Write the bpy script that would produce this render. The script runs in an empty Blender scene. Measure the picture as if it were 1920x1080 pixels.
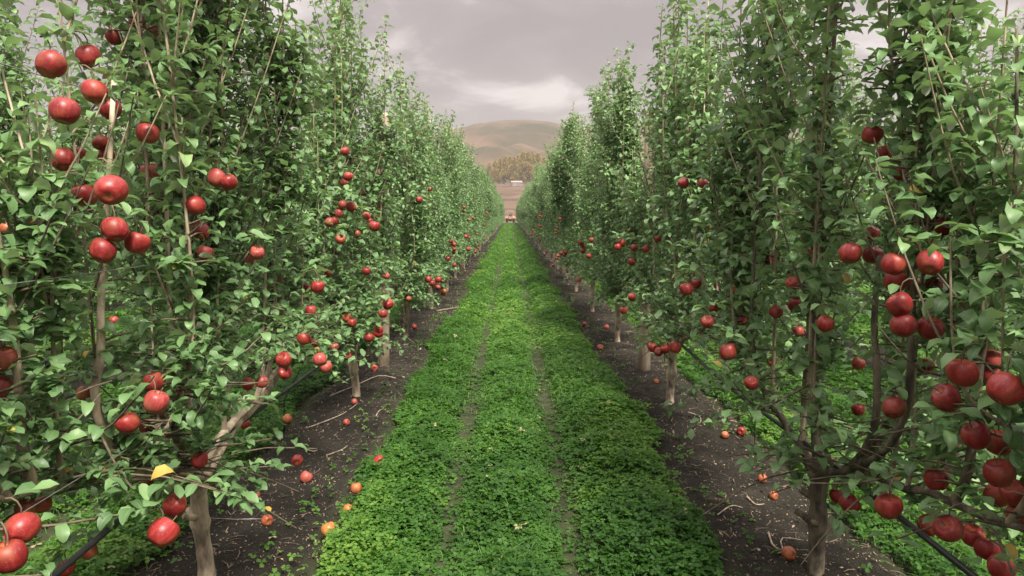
import bpy, math, random
import numpy as np
from mathutils import Vector, Matrix
R = math.radians
C = bpy.context.scene
COL = C.collection

# ------------------------------------------------------------------ camera
CAM_H, PITCH, F, PW, PH = 1.8, R(6.15), 1300.0, 1920, 1080
cd = bpy.data.cameras.new('camera'); cam = bpy.data.objects.new('camera', cd); COL.objects.link(cam)
cam.location = (0, 0, CAM_H); cam.rotation_euler = (R(90) - PITCH, 0, R(-0.13))
cd.sensor_width = 36; cd.lens = F / PW * 36; cd.clip_start = 0.05; cd.clip_end = 6000
C.camera = cam
CAM = np.array([0, 0, CAM_H])

# ------------------------------------------------------------------ light
SUN_EL, SUN_AZ = R(55), R(157)            # azimuth clockwise from +Y: from the right, a little behind the camera
w = bpy.data.worlds.new("World"); C.world = w; w.use_nodes = True
def world():
    t = w.node_tree; t.nodes.clear(); N = t.nodes.new; L = t.links.new
    out = N('ShaderNodeOutputWorld')
    sky = N('ShaderNodeTexSky'); sky.sky_type = 'NISHITA'; sky.sun_disc = False
    sky.sun_elevation = SUN_EL; sky.sun_rotation = SUN_AZ
    b1 = N('ShaderNodeBackground'); b1.inputs[1].default_value = 0.10; L(sky.outputs[0], b1.inputs[0])
    tc = N('ShaderNodeTexCoord'); sp = N('ShaderNodeSeparateXYZ'); L(tc.outputs['Generated'], sp.inputs[0])
    # cloud layer: direction projected on a flat ceiling
    mx = N('ShaderNodeMath'); mx.operation = 'ADD'; mx.inputs[1].default_value = 0.22; L(sp.outputs[2], mx.inputs[0])
    m2 = N('ShaderNodeMath'); m2.operation = 'MAXIMUM'; m2.inputs[1].default_value = 0.05; L(mx.outputs[0], m2.inputs[0])
    dx = N('ShaderNodeMath'); dx.operation = 'DIVIDE'; L(sp.outputs[0], dx.inputs[0]); L(m2.outputs[0], dx.inputs[1])
    dy = N('ShaderNodeMath'); dy.operation = 'DIVIDE'; L(sp.outputs[1], dy.inputs[0]); L(m2.outputs[0], dy.inputs[1])
    cb = N('ShaderNodeCombineXYZ'); L(dx.outputs[0], cb.inputs[0]); L(dy.outputs[0], cb.inputs[1]); cb.inputs[2].default_value = 3.7
    n1 = N('ShaderNodeTexNoise'); n1.inputs['Scale'].default_value = 2.3; n1.inputs['Detail'].default_value = 7; n1.inputs['Roughness'].default_value = 0.53
    n1.inputs['Distortion'].default_value = 0.35
    L(cb.outputs[0], n1.inputs['Vector'])
    r = N('ShaderNodeValToRGB'); L(n1.outputs[0], r.inputs[0]); e = r.color_ramp.elements
    e[0].position = 0.38; e[0].color = (0.200, 0.177, 0.180, 1)
    e[1].position = 0.66; e[1].color = (0.50, 0.455, 0.445, 1)
    k = e.new(0.52); k.color = (0.240, 0.211, 0.213, 1)
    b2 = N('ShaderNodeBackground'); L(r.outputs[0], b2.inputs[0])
    # an overcast dome is brighter overhead than at the horizon
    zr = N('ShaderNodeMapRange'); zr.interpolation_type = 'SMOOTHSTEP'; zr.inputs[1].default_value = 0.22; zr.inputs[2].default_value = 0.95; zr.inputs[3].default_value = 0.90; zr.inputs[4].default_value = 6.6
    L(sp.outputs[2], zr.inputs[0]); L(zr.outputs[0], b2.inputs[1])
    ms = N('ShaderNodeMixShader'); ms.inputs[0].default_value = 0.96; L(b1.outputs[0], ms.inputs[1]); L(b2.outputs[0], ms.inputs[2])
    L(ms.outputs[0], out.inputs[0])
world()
sd = bpy.data.lights.new('sun', 'SUN'); sun = bpy.data.objects.new('sun', sd); COL.objects.link(sun)
sd.energy = 5.0; sd.angle = R(12); sd.color = (1.0, 0.93, 0.82)
sv = Vector((math.sin(SUN_AZ) * math.cos(SUN_EL), math.cos(SUN_AZ) * math.cos(SUN_EL), math.sin(SUN_EL)))
sun.rotation_euler = sv.to_track_quat('Z', 'Y').to_euler(); sun.location = (0, -5, 30)
C.view_settings.view_transform = 'Standard'; C.view_settings.look = 'None'
C.view_settings.exposure = 0.8; C.view_settings.gamma = 1; C.view_settings.use_curve_mapping = False
C.cycles.max_bounces = 6; C.cycles.diffuse_bounces = 3; C.cycles.transmission_bounces = 3; C.cycles.glossy_bounces = 2
C.cycles.volume_bounces = 0

# ------------------------------------------------------------------ helpers
def ray(px, py):
    """unit-depth direction of a photo pixel (1920 x 1080), in world axes"""
    x, y = (px - 957) / F, (540 - py) / F
    return np.array([x, math.cos(PITCH) + y * math.sin(PITCH), -math.sin(PITCH) + y * math.cos(PITCH)])
def at_depth(px, py, d): return CAM + ray(px, py) * d
def at_ground(px, py, z=0.0):
    v = ray(px, py); return CAM + v * ((z - CAM_H) / v[2])

def tag(o, label=None, cat=None, group=None, kind=None):
    if label: o['label'] = label
    if cat: o['category'] = cat
    if group: o['group'] = group
    if kind: o['kind'] = kind
    return o
def empty(name, loc, rz=0):
    o = bpy.data.objects.new(name, None); COL.objects.link(o); o.location = loc; o.rotation_euler = (0, 0, rz)
    o.empty_display_size = 0.1
    return o
def mesh(name, V, quads=None, tris=None, mats=(), qmat=None, tmat=None, attrs=None, smooth=True):
    me = bpy.data.meshes.new(name)
    quads = np.zeros((0, 4), int) if quads is None else np.asarray(quads, int).reshape(-1, 4)
    tris = np.zeros((0, 3), int) if tris is None else np.asarray(tris, int).reshape(-1, 3)
    V = np.asarray(V, np.float32)
    me.vertices.add(len(V)); me.vertices.foreach_set('co', V.ravel())
    lv = np.concatenate([quads.ravel(), tris.ravel()]).astype(np.int32)
    me.loops.add(len(lv)); me.loops.foreach_set('vertex_index', lv)
    nq, nt = len(quads), len(tris)
    ls = np.concatenate([np.arange(nq) * 4, nq * 4 + np.arange(nt) * 3]).astype(np.int32)
    me.polygons.add(nq + nt); me.polygons.foreach_set('loop_start', ls)
    mi = np.concatenate([np.zeros(nq, int) if qmat is None else qmat, np.zeros(nt, int) if tmat is None else tmat]).astype(np.int32)
    for m in mats: me.materials.append(m)
    me.polygons.foreach_set('material_index', mi)
    me.polygons.foreach_set('use_smooth', np.full(nq + nt, bool(smooth)))
    for k, a in (attrs or {}).items():
        at = me.attributes.new(k, 'FLOAT', 'POINT'); at.data.foreach_set('value', np.asarray(a, np.float32))
    me.update(calc_edges=True); me.validate()
    return me
def link(name, me, parent=None, loc=None):
    o = bpy.data.objects.new(name, me); COL.objects.link(o)
    if parent is not None: o.parent = parent
    if loc is not None: o.location = loc
    return o
class MB:
    """collects shapes into one mesh"""
    def __init__(s): s.V = []; s.Q = []; s.T = []; s.n = 0
    def add(s, V, Q=None, T=None):
        V = np.asarray(V, float)
        if Q is not None and len(Q): s.Q.append(np.asarray(Q) + s.n)
        if T is not None and len(T): s.T.append(np.asarray(T) + s.n)
        s.V.append(V); s.n += len(V); return s
    def tube(s, P, rad, k=6, cap=True):
        P = np.asarray(P, float); m = len(P); rad = np.broadcast_to(np.asarray(rad, float), (m,))
        T = np.gradient(P, axis=0); T /= np.linalg.norm(T, axis=1)[:, None] + 1e-9
        a = np.array([1, 0, 0]) if abs(T[0][0]) < 0.8 else np.array([0, 1, 0])
        rings = []; n = a - T[0] * (a @ T[0]); n /= np.linalg.norm(n)
        ang = np.linspace(0, 2 * math.pi, k, endpoint=False)
        for i in range(m):
            n = n - T[i] * (n @ T[i]); n /= np.linalg.norm(n) + 1e-9; b = np.cross(T[i], n)
            rings.append(P[i] + rad[i] * (np.cos(ang)[:, None] * n + np.sin(ang)[:, None] * b))
        V = np.concatenate(rings); Q = []
        i, j = np.meshgrid(np.arange(m - 1), np.arange(k), indexing='ij'); j2 = (j + 1) % k
        Q = np.stack([i * k + j, i * k + j2, (i + 1) * k + j2, (i + 1) * k + j], -1).reshape(-1, 4)
        Tt = []
        if cap:
            V = np.concatenate([V, P[:1], P[-1:]]); c0, c1 = m * k, m * k + 1
            for q in range(k):
                Tt.append((c0, (q + 1) % k, q)); Tt.append((c1, (m - 1) * k + q, (m - 1) * k + (q + 1) % k))
        return s.add(V, Q, Tt)
    def box(s, c, d, rot=None):
        c = np.array(c, float); h = np.array(d, float) / 2
        V = np.array([[x, y, z] for x in (-1, 1) for y in (-1, 1) for z in (-1, 1)]) * h
        if rot is not None: V = V @ np.array(rot.to_3x3()).T
        return s.add(V + c, [(0, 1, 3, 2), (4, 6, 7, 5), (0, 4, 5, 1), (2, 3, 7, 6), (0, 2, 6, 4), (1, 5, 7, 3)])
    def lathe(s, prof, k=16, c=(0, 0, 0), axis='Z'):
        prof = np.asarray(prof, float); m = len(prof); ang = np.linspace(0, 2 * math.pi, k, endpoint=False)
        V = np.stack([prof[:, 0][:, None] * np.cos(ang), prof[:, 0][:, None] * np.sin(ang), np.repeat(prof[:, 1][:, None], k, 1)], -1).reshape(-1, 3)
        if axis == 'X': V = V[:, [2, 0, 1]]
        i, j = np.meshgrid(np.arange(m - 1), np.arange(k), indexing='ij'); j2 = (j + 1) % k
        Q = np.stack([i * k + j, i * k + j2, (i + 1) * k + j2, (i + 1) * k + j], -1).reshape(-1, 4)
        return s.add(V + np.array(c), Q)
    def data(s):
        return (np.concatenate(s.V) if s.V else np.zeros((0, 3)), np.concatenate(s.Q) if s.Q else None, np.concatenate(s.T) if s.T else None)
    def mesh(s, name, mat, smooth=True):
        V, Q, T = s.data(); return mesh(name, V, Q, T, [mat], smooth=smooth)
    def build(s, name, mat, parent=None, smooth=True): return link(name, s.mesh(name, mat, smooth), parent)

_rt = np.random.RandomState(5).rand(256, 256)
def vnoise(x, y):
    xi, yi = np.floor(x).astype(int), np.floor(y).astype(int); fx, fy = x - xi, y - yi
    fx = fx * fx * (3 - 2 * fx); fy = fy * fy * (3 - 2 * fy)
    g = lambda a, b: _rt[a % 256, b % 256]
    return (g(xi, yi) * (1 - fx) + g(xi + 1, yi) * fx) * (1 - fy) + (g(xi, yi + 1) * (1 - fx) + g(xi + 1, yi + 1) * fx) * fy
def fbm(x, y, o=4):
    s, a, t = 0, 1.0, 0
    for i in range(o):
        s = s + a * vnoise(x * 2 ** i + 17.3 * i, y * 2 ** i + 9.1 * i); t += a; a *= 0.5
    return s / t
ORD = ['first', 'second', 'third', 'fourth', 'fifth', 'sixth', 'seventh', 'eighth', 'ninth', 'tenth', 'eleventh', 'twelfth', 'thirteenth',
       'fourteenth', 'fifteenth', 'sixteenth', 'seventeenth', 'eighteenth', 'nineteenth']
TENS = {2: 'twent', 3: 'thirt', 4: 'fort', 5: 'fift', 6: 'sixt', 7: 'sevent', 8: 'eight', 9: 'ninet'}
def ordn(i):                                     # 1 -> first
    if i <= 19: return ORD[i - 1]
    return TENS[i // 10] + ('ieth' if i % 10 == 0 else 'y-' + ORD[i % 10 - 1])

# ------------------------------------------------------------------ materials
def mat(name):
    m = bpy.data.materials.new(name); m.use_nodes = True; t = m.node_tree
    return m, t, t.nodes.new, t.links.new, t.nodes['Principled BSDF']
def ramp(N, stops):
    r = N('ShaderNodeValToRGB'); e = r.color_ramp.elements
    e[0].position, e[0].color = stops[0][0], (*stops[0][1], 1); e[1].position, e[1].color = stops[-1][0], (*stops[-1][1], 1)
    for p, c in stops[1:-1]: k = e.new(p); k.color = (*c, 1)
    return r
def leaf_mat(name, stops, back, trans_col, rough=0.38, tfac=0.28, rib=None, spec=0.5):
    m, t, N, L, P = mat(name)
    a = N('ShaderNodeAttribute'); a.attribute_name = 'tint'
    r = ramp(N, stops); L(a.outputs['Fac'], r.inputs[0]); col = r.outputs[0]
    if rib:
        b = N('ShaderNodeAttribute'); b.attribute_name = 'rib'
        rr = N('ShaderNodeMapRange'); rr.inputs[1].default_value = 0.0; rr.inputs[2].default_value = 0.14; rr.inputs[3].default_value = 0.65; rr.inputs[4].default_value = 0
        L(b.outputs['Fac'], rr.inputs[0])
        mx = N('ShaderNodeMixRGB'); mx.inputs[2].default_value = (*rib, 1); L(rr.outputs[0], mx.inputs[0]); L(col, mx.inputs[1]); col = mx.outputs[0]
    g = N('ShaderNodeNewGeometry')
    mx = N('ShaderNodeMixRGB'); L(g.outputs['Backfacing'], mx.inputs[0]); L(col, mx.inputs[1]); mx.inputs[2].default_value = (*back, 1)
    L(mx.outputs[0], P.inputs['Base Color']); P.inputs['Roughness'].default_value = rough; P.inputs['Specular IOR Level'].default_value = spec
    tr = N('ShaderNodeBsdfTranslucent'); tr.inputs[0].default_value = (*trans_col, 1)
    ms = N('ShaderNodeMixShader'); ms.inputs[0].default_value = tfac
    L(P.outputs[0], ms.inputs[1]); L(tr.outputs[0], ms.inputs[2]); L(ms.outputs[0], t.nodes['Material Output'].inputs[0])
    return m
LEAF = leaf_mat('apple_leaf', [(0, (0.050, 0.104, 0.038)), (0.45, (0.122, 0.235, 0.086)), (0.8, (0.19, 0.32, 0.122)), (0.975, (0.25, 0.38, 0.15)), (0.99, (0.50, 0.36, 0.07)), (1, (0.45, 0.30, 0.08))],
                (0.42, 0.46, 0.36), (0.19, 0.34, 0.09), rib=(0.22, 0.28, 0.14), rough=.45, spec=.42)
CLOVER = leaf_mat('clover_leaf', [(0, (0.020, 0.062, 0.009)), (0.5, (0.052, 0.132, 0.019)), (0.9, (0.118, 0.215, 0.034)), (0.985, (0.15, 0.25, 0.05)), (1, (0.30, 0.28, 0.14))],
                  (0.11, 0.24, 0.05), (0.15, 0.38, 0.03), rough=0.55, tfac=0.25, spec=0.22)
def bark(name, dark, pale, scale=22):
    m, t, N, L, P = mat(name)
    tc = N('ShaderNodeTexCoord'); mp = N('ShaderNodeMapping'); mp.inputs['Scale'].default_value = (1, 1, 0.35); L(tc.outputs['Object'], mp.inputs[0])
    n = N('ShaderNodeTexNoise'); n.inputs['Scale'].default_value = scale; n.inputs['Detail'].default_value = 6; n.inputs['Roughness'].default_value = 0.65; L(mp.outputs[0], n.inputs['Vector'])
    r = ramp(N, [(0.36, dark), (0.50, tuple((a + b) / 2 for a, b in zip(dark, pale))), (0.64, pale)]); L(n.outputs[0], r.inputs[0]); L(r.outputs[0], P.inputs['Base Color'])
    b = N('ShaderNodeBump'); b.inputs['Strength'].default_value = 0.6; b.inputs['Distance'].default_value = 0.01; L(n.outputs[0], b.inputs['Height']); L(b.outputs[0], P.inputs['Normal'])
    P.inputs['Roughness'].default_value = 0.85
    return m
BARK = bark('apple_bark', (0.075, 0.058, 0.042), (0.56, 0.46, 0.33), 17)
SHOOT = bark('shoot_bark', (0.20, 0.15, 0.10), (0.42, 0.35, 0.25), 30)
TWIG = bark('dead_twig', (0.16, 0.12, 0.09), (0.42, 0.34, 0.26), 40)
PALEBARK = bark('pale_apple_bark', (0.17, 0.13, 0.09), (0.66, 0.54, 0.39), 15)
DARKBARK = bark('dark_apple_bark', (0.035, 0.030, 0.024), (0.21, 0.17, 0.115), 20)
LATERAL = bark('lateral_bark', (0.070, 0.055, 0.034), (0.17, 0.135, 0.085), 30)
POST = bark('post_wood', (0.20, 0.15, 0.105), (0.42, 0.34, 0.25), 9)
def plain(name, col, rough=0.6, metal=0, nscale=30, var=0.25):
    m, t, N, L, P = mat(name)
    tc = N('ShaderNodeTexCoord'); n = N('ShaderNodeTexNoise'); n.inputs['Scale'].default_value = nscale; n.inputs['Detail'].default_value = 4; L(tc.outputs['Object'], n.inputs['Vector'])
    r = ramp(N, [(0.3, tuple(c * (1 - var) for c in col)), (0.7, tuple(min(1, c * (1 + var)) for c in col))]); L(n.outputs[0], r.inputs[0]); L(r.outputs[0], P.inputs['Base Color'])
    P.inputs['Roughness'].default_value = rough; P.inputs['Metallic'].default_value = metal
    return m
PIPE = plain('black_pipe', (0.016, 0.016, 0.018), 0.45)
WIRE = plain('steel_wire', (0.42, 0.41, 0.40), 0.4, 0.8)
def apple_mat(name, red, blush, yellow, amount):
    m, t, N, L, P = mat(name)
    tc = N('ShaderNodeTexCoord'); oi = N('ShaderNodeObjectInfo')
    ad = N('ShaderNodeVectorMath'); ad.operation = 'ADD'; L(tc.outputs['Object'], ad.inputs[0]); L(oi.outputs['Random'], ad.inputs[1])
    mp = N('ShaderNodeMapping'); mp.inputs['Scale'].default_value = (55, 55, 9); L(ad.outputs[0], mp.inputs[0])
    n = N('ShaderNodeTexNoise'); n.inputs['Scale'].default_value = 1; n.inputs['Detail'].default_value = 5; n.inputs['Roughness'].default_value = 0.6; L(mp.outputs[0], n.inputs['Vector'])
    n2 = N('ShaderNodeTexNoise'); n2.inputs['Scale'].default_value = 17; n2.inputs['Detail'].default_value = 2; L(ad.outputs[0], n2.inputs['Vector'])
    r = ramp(N, [(0.30, tuple(c * 0.62 for c in red)), (0.52, red), (0.74, blush)]); L(n.outputs[0], r.inputs[0])
    mr = N('ShaderNodeMapRange'); mr.inputs[1].default_value = 0.58 - amount * 0.2; mr.inputs[2].default_value = 0.85; mr.inputs[3].default_value = 0; mr.inputs[4].default_value = amount; L(n2.outputs[0], mr.inputs[0])
    mx = N('ShaderNodeMixRGB'); mx.inputs[2].default_value = (*yellow, 1); L(mr.outputs[0], mx.inputs[0]); L(r.outputs[0], mx.inputs[1])
    # the stalk cavity stays yellowish
    sp = N('ShaderNodeSeparateXYZ'); L(tc.outputs['Object'], sp.inputs[0])
    v = N('ShaderNodeVectorMath'); v.operation = 'MULTIPLY'; v.inputs[1].default_value = (1, 1, 0); L(tc.outputs['Object'], v.inputs[0])
    ln = N('ShaderNodeVectorMath'); ln.operation = 'LENGTH'; L(v.outputs[0], ln.inputs[0])
    m3 = N('ShaderNodeMapRange'); m3.inputs[1].default_value = 0.004; m3.inputs[2].default_value = 0.014; m3.inputs[3].default_value = 0.55; m3.inputs[4].default_value = 0; L(ln.outputs['Value'], m3.inputs[0])
    mz = N('ShaderNodeMixRGB'); mz.inputs[2].default_value = (*yellow, 1); L(m3.outputs[0], mz.inputs[0]); L(mx.outputs[0], mz.inputs[1])
    # lenticels
    vo = N('ShaderNodeTexVoronoi'); vo.inputs['Scale'].default_value = 190; L(tc.outputs['Object'], vo.inputs['Vector'])
    m4 = N('ShaderNodeMapRange'); m4.inputs[1].default_value = 0.12; m4.inputs[2].default_value = 0.22; m4.inputs[3].default_value = 0.35; m4.inputs[4].default_value = 0; L(vo.outputs[0], m4.inputs[0])
    ml = N('ShaderNodeMixRGB'); ml.inputs[2].default_value = (0.55, 0.36, 0.22, 1); L(m4.outputs[0], ml.inputs[0]); L(mz.outputs[0], ml.inputs[1])
    L(ml.outputs[0], P.inputs['Base Color'])
    mq = N('ShaderNodeMapRange'); mq.inputs[3].default_value = 0.30; mq.inputs[4].default_value = 0.56; L(n2.outputs[0], mq.inputs[0]); L(mq.outputs[0], P.inputs['Roughness'])
    P.inputs['Specular IOR Level'].default_value = 0.4
    return m
AP = {'deep red': apple_mat('deep_red_skin', (0.225, 0.017, 0.019), (0.38, 0.055, 0.045), (0.42, 0.17, 0.07), 0.45),
      'bright red': apple_mat('bright_red_skin', (0.28, 0.024, 0.024), (0.42, 0.075, 0.055), (0.42, 0.16, 0.06), 0.45),
      'pinkish red': apple_mat('pinkish_red_skin', (0.36, 0.055, 0.052), (0.48, 0.14, 0.105), (0.46, 0.21, 0.10), 0.55),
      'orange red': apple_mat('orange_red_skin', (0.31, 0.06, 0.03), (0.40, 0.13, 0.05), (0.44, 0.22, 0.075), 0.75),
      'orange': apple_mat('orange_skin', (0.40, 0.13, 0.03), (0.46, 0.19, 0.05), (0.48, 0.28, 0.08), 0.7)}
STALK = plain('apple_stalk', (0.13, 0.085, 0.045), 0.8)

# ground: soil strips under the trees, thatch under the green lanes, a brown field beyond
PER = 2.94
def ground_mat():
    m, t, N, L, P = mat('orchard_soil')
    tc = N('ShaderNodeTexCoord'); sp = N('ShaderNodeSeparateXYZ'); L(tc.outputs['Object'], sp.inputs[0])
    def noise(s, d=6, r=0.6):
        n = N('ShaderNodeTexNoise'); n.inputs['Scale'].default_value = s; n.inputs['Detail'].default_value = d; n.inputs['Roughness'].default_value = r; L(tc.outputs['Object'], n.inputs['Vector']); return n
    n1, n2, n3 = noise(1.3), noise(9, 8, 0.7), noise(70, 4, 0.7)
    soil = ramp(N, [(0.30, (0.010, 0.009, 0.0065)), (0.5, (0.022, 0.0195, 0.0145)), (0.72, (0.053, 0.046, 0.034))])
    ms = N('ShaderNodeMath'); ms.operation = 'MULTIPLY_ADD'; ms.inputs[1].default_value = 0.5; L(n1.outputs[0], ms.inputs[0])
    mh = N('ShaderNodeMath'); mh.operation = 'MULTIPLY'; mh.inputs[1].default_value = 0.5; L(n2.outputs[0], mh.inputs[0]); L(mh.outputs[0], ms.inputs[2]); L(ms.outputs[0], soil.inputs[0])
    ch = ramp(N, [(0.60, (0, 0, 0)), (0.72, (1, 1, 1))]); L(n3.outputs[0], ch.inputs[0])
    mc = N('ShaderNodeMixRGB'); mc.inputs[2].default_value = (0.17, 0.135, 0.10, 1); L(soil.outputs[0], mc.inputs[1])
    mf = N('ShaderNodeMath'); mf.operation = 'MULTIPLY'; mf.inputs[1].default_value = 0.55; L(ch.outputs[0], mf.inputs[0]); L(mf.outputs[0], mc.inputs[0])
    th = ramp(N, [(0.3, (0.020, 0.030, 0.012)), (0.7, (0.075, 0.085, 0.040))]); L(n2.outputs[0], th.inputs[0])
    # lane mask from X
    a = N('ShaderNodeMath'); a.operation = 'MULTIPLY_ADD'; a.inputs[1].default_value = 1 / PER; a.inputs[2].default_value = 0.5 - 0.03 / PER; L(sp.outputs[0], a.inputs[0])
    fr = N('ShaderNodeMath'); fr.operation = 'FRACT'; L(a.outputs[0], fr.inputs[0])
    sb = N('ShaderNodeMath'); sb.operation = 'SUBTRACT'; sb.inputs[1].default_value = 0.5; L(fr.outputs[0], sb.inputs[0])
    ab = N('ShaderNodeMath'); ab.operation = 'ABSOLUTE'; L(sb.outputs[0], ab.inputs[0])
    wv = N('ShaderNodeMath'); wv.operation = 'MULTIPLY_ADD'; wv.inputs[1].default_value = 0.09; L(n2.outputs[0], wv.inputs[0]); L(ab.outputs[0], wv.inputs[2])
    mr = N('ShaderNodeMapRange'); mr.inputs[1].default_value = 0.375; mr.inputs[2].default_value = 0.43; mr.inputs[3].default_value = 1; mr.inputs[4].default_value = 0; L(wv.outputs[0], mr.inputs[0])
    mg = N('ShaderNodeMixRGB'); L(mr.outputs[0], mg.inputs[0]); L(mc.outputs[0], mg.inputs[1]); L(th.outputs[0], mg.inputs[2])
    L(mg.outputs[0], P.inputs['Base Color']); P.inputs['Roughness'].default_value = 0.95; P.inputs['Specular IOR Level'].default_value = 0.2
    b = N('ShaderNodeBump'); b.inputs['Strength'].default_value = 0.7; b.inputs['Distance'].default_value = 0.02; L(n3.outputs[0], b.inputs['Height'])
    b2 = N('ShaderNodeBump'); b2.inputs['Strength'].default_value = 0.8; b2.inputs['Distance'].default_value = 0.06; L(n2.outputs[0], b2.inputs['Height']); L(b.outputs[0], b2.inputs['Normal']); L(b2.outputs[0], P.inputs['Normal'])
    return m
def lane_u(x):                                   # signed distance from the nearest lane centre
    return (x - 0.03 + PER / 2) % PER - PER / 2
def ground_z(x, y):
    u = lane_u(x)
    soil = np.clip((np.abs(u) - 0.95) / 0.2, 0, 1)
    z = soil * (0.05 + 0.05 * (fbm(x * 3, y * 3) - 0.5) * 2 + 0.035 * (fbm(x * 14, y * 14, 3) - 0.5))
    z = z - 0.035 * np.exp(-((u - 0.31) / 0.09) ** 2) - 0.03 * np.exp(-((u + 0.40) / 0.10) ** 2) + 0.03 * (fbm(x * 2.1 + 4, y * 2.1) - 0.5)
    return z * np.clip((136 - y) / 20, 0, 1)
def grid(xs, ys, zf):
    X, Y = np.meshgrid(xs, ys, indexing='ij'); Z = zf(X, Y); nx, ny = X.shape
    i, j = np.meshgrid(np.arange(nx - 1), np.arange(ny - 1), indexing='ij'); k = i * ny + j
    return np.stack([X, Y, Z], -1).reshape(-1, 3), np.stack([k, k + ny, k + ny + 1, k + 1], -1).reshape(-1, 4)
xs = np.concatenate([np.arange(-80, -6, 0.49), np.arange(-6, 6, 0.04), np.arange(6, 80.1, 0.49)])
ys = np.concatenate([np.arange(-8, 2, 0.2), np.arange(2, 12, 0.04), np.arange(12, 30, 0.2), np.arange(30, 137.1, 1.07)])
V, Q = grid(xs, ys, ground_z)
g = link('ground', mesh('ground', V, Q, None, [ground_mat()])); tag(g, 'dark soil strips and lanes of the orchard floor', 'ground', kind='structure')

# far terrain: brown field rising to a bare hill
def hill_mat():
    m, t, N, L, P = mat('dry_hill_grass')
    tc = N('ShaderNodeTexCoord'); sp = N('ShaderNodeSeparateXYZ'); L(tc.outputs['Object'], sp.inputs[0])
    n = N('ShaderNodeTexNoise'); n.inputs['Scale'].default_value = 0.012; n.inputs['Detail'].default_value = 9; n.inputs['Roughness'].default_value = 0.62; n.inputs['Distortion'].default_value = 0.6; L(tc.outputs['Object'], n.inputs['Vector'])
    r = ramp(N, [(0.38, (0.026, 0.026, 0.010)), (0.5, (0.062, 0.043, 0.022)), (0.60, (0.096, 0.062, 0.037))]); L(n.outputs[0], r.inputs[0])
    mp = N('ShaderNodeMapping'); mp.inputs['Scale'].default_value = (0.006, 0.055, 0.02); L(tc.outputs['Object'], mp.inputs[0])
    n2 = N('ShaderNodeTexNoise'); n2.inputs['Scale'].default_value = 1; n2.inputs['Detail'].default_value = 5; L(mp.outputs[0], n2.inputs['Vector'])
    r2 = ramp(N, [(0.40, (0.058, 0.037, 0.024)), (0.5, (0.10, 0.069, 0.048)), (0.62, (0.14, 0.10, 0.073))]); L(n2.outputs[0], r2.inputs[0])
    mr = N('ShaderNodeMapRange'); mr.inputs[1].default_value = 440; mr.inputs[2].default_value = 520; L(sp.outputs[1], mr.inputs[0])
    mx = N('ShaderNodeMixRGB'); L(mr.outputs[0], mx.inputs[0]); L(r2.outputs[0], mx.inputs[1]); L(r.outputs[0], mx.inputs[2]); L(mx.outputs[0], P.inputs['Base Color'])
    P.inputs['Roughness'].default_value = 1; P.inputs['Specular IOR Level'].default_value = 0.1
    return m
def ridge(x):                                    # ridge height along the hill
    px = 957 + x / 1000 * F
    xp = [-2000, 200, 560, 780, 860, 900, 940, 985, 1020, 1050, 1062, 1090, 1160, 1400, 1700, 2400, 3600]
    yp = [300, 310, 290, 262, 245, 235, 231, 228, 230, 236, 241, 242, 236, 222, 240, 285, 320]
    return 1.8 + (400 - np.interp(px, xp, yp)) / F * 1000
def hill_z(x, y):
    base = np.interp(y, [-400, 138, 200, 300, 450, 500], [-0.12, -0.12, 2.0, 8.5, 20.5, 24])
    t = np.clip((y - 480) / 520, 0, 1); t = t * t * (3 - 2 * t) ** 0.6
    h = base + t * (ridge(x) - base)
    h = h + np.clip((y - 520) / 150, 0, 1) * np.clip((1010 - y) / 120, .18, 1) * 15 * (np.abs(fbm(x / 46 + 9, y / 75, 4) - .5) * 2 - .3)
    back = np.clip((y - 1000) / 500, 0, 1); h = h * (1 - 0.75 * back)
    k = np.clip((y - 480) / 200, 0, 1) * np.clip((1000 - y) / 150, 0.12, 1)
    h = h + k * 46 * (fbm(x / 110 + 3, y / 150, 5) - 0.5)
    h = h + np.clip((y - 150) / 40, 0, 1) * np.where(y < 480, 1.3, 0) * ((np.floor(y / 36 + 0.3 * fbm(x / 90, y / 90, 2)) % 2) - 0.5)
    return h
xs = np.concatenate([np.arange(-1600, -300, 26), np.arange(-300, 300, 6), np.arange(300, 1601, 26)])
ys = np.concatenate([np.arange(-400, 138, 60), np.arange(138, 1040, 6), np.arange(1040, 1600, 40)])
V, Q = grid(xs, ys, hill_z)
tag(link('hills', mesh('hills', V, Q, None, [hill_mat()])), 'bare brown hill above pale ploughed terraces', 'hill', kind='structure')

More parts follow.
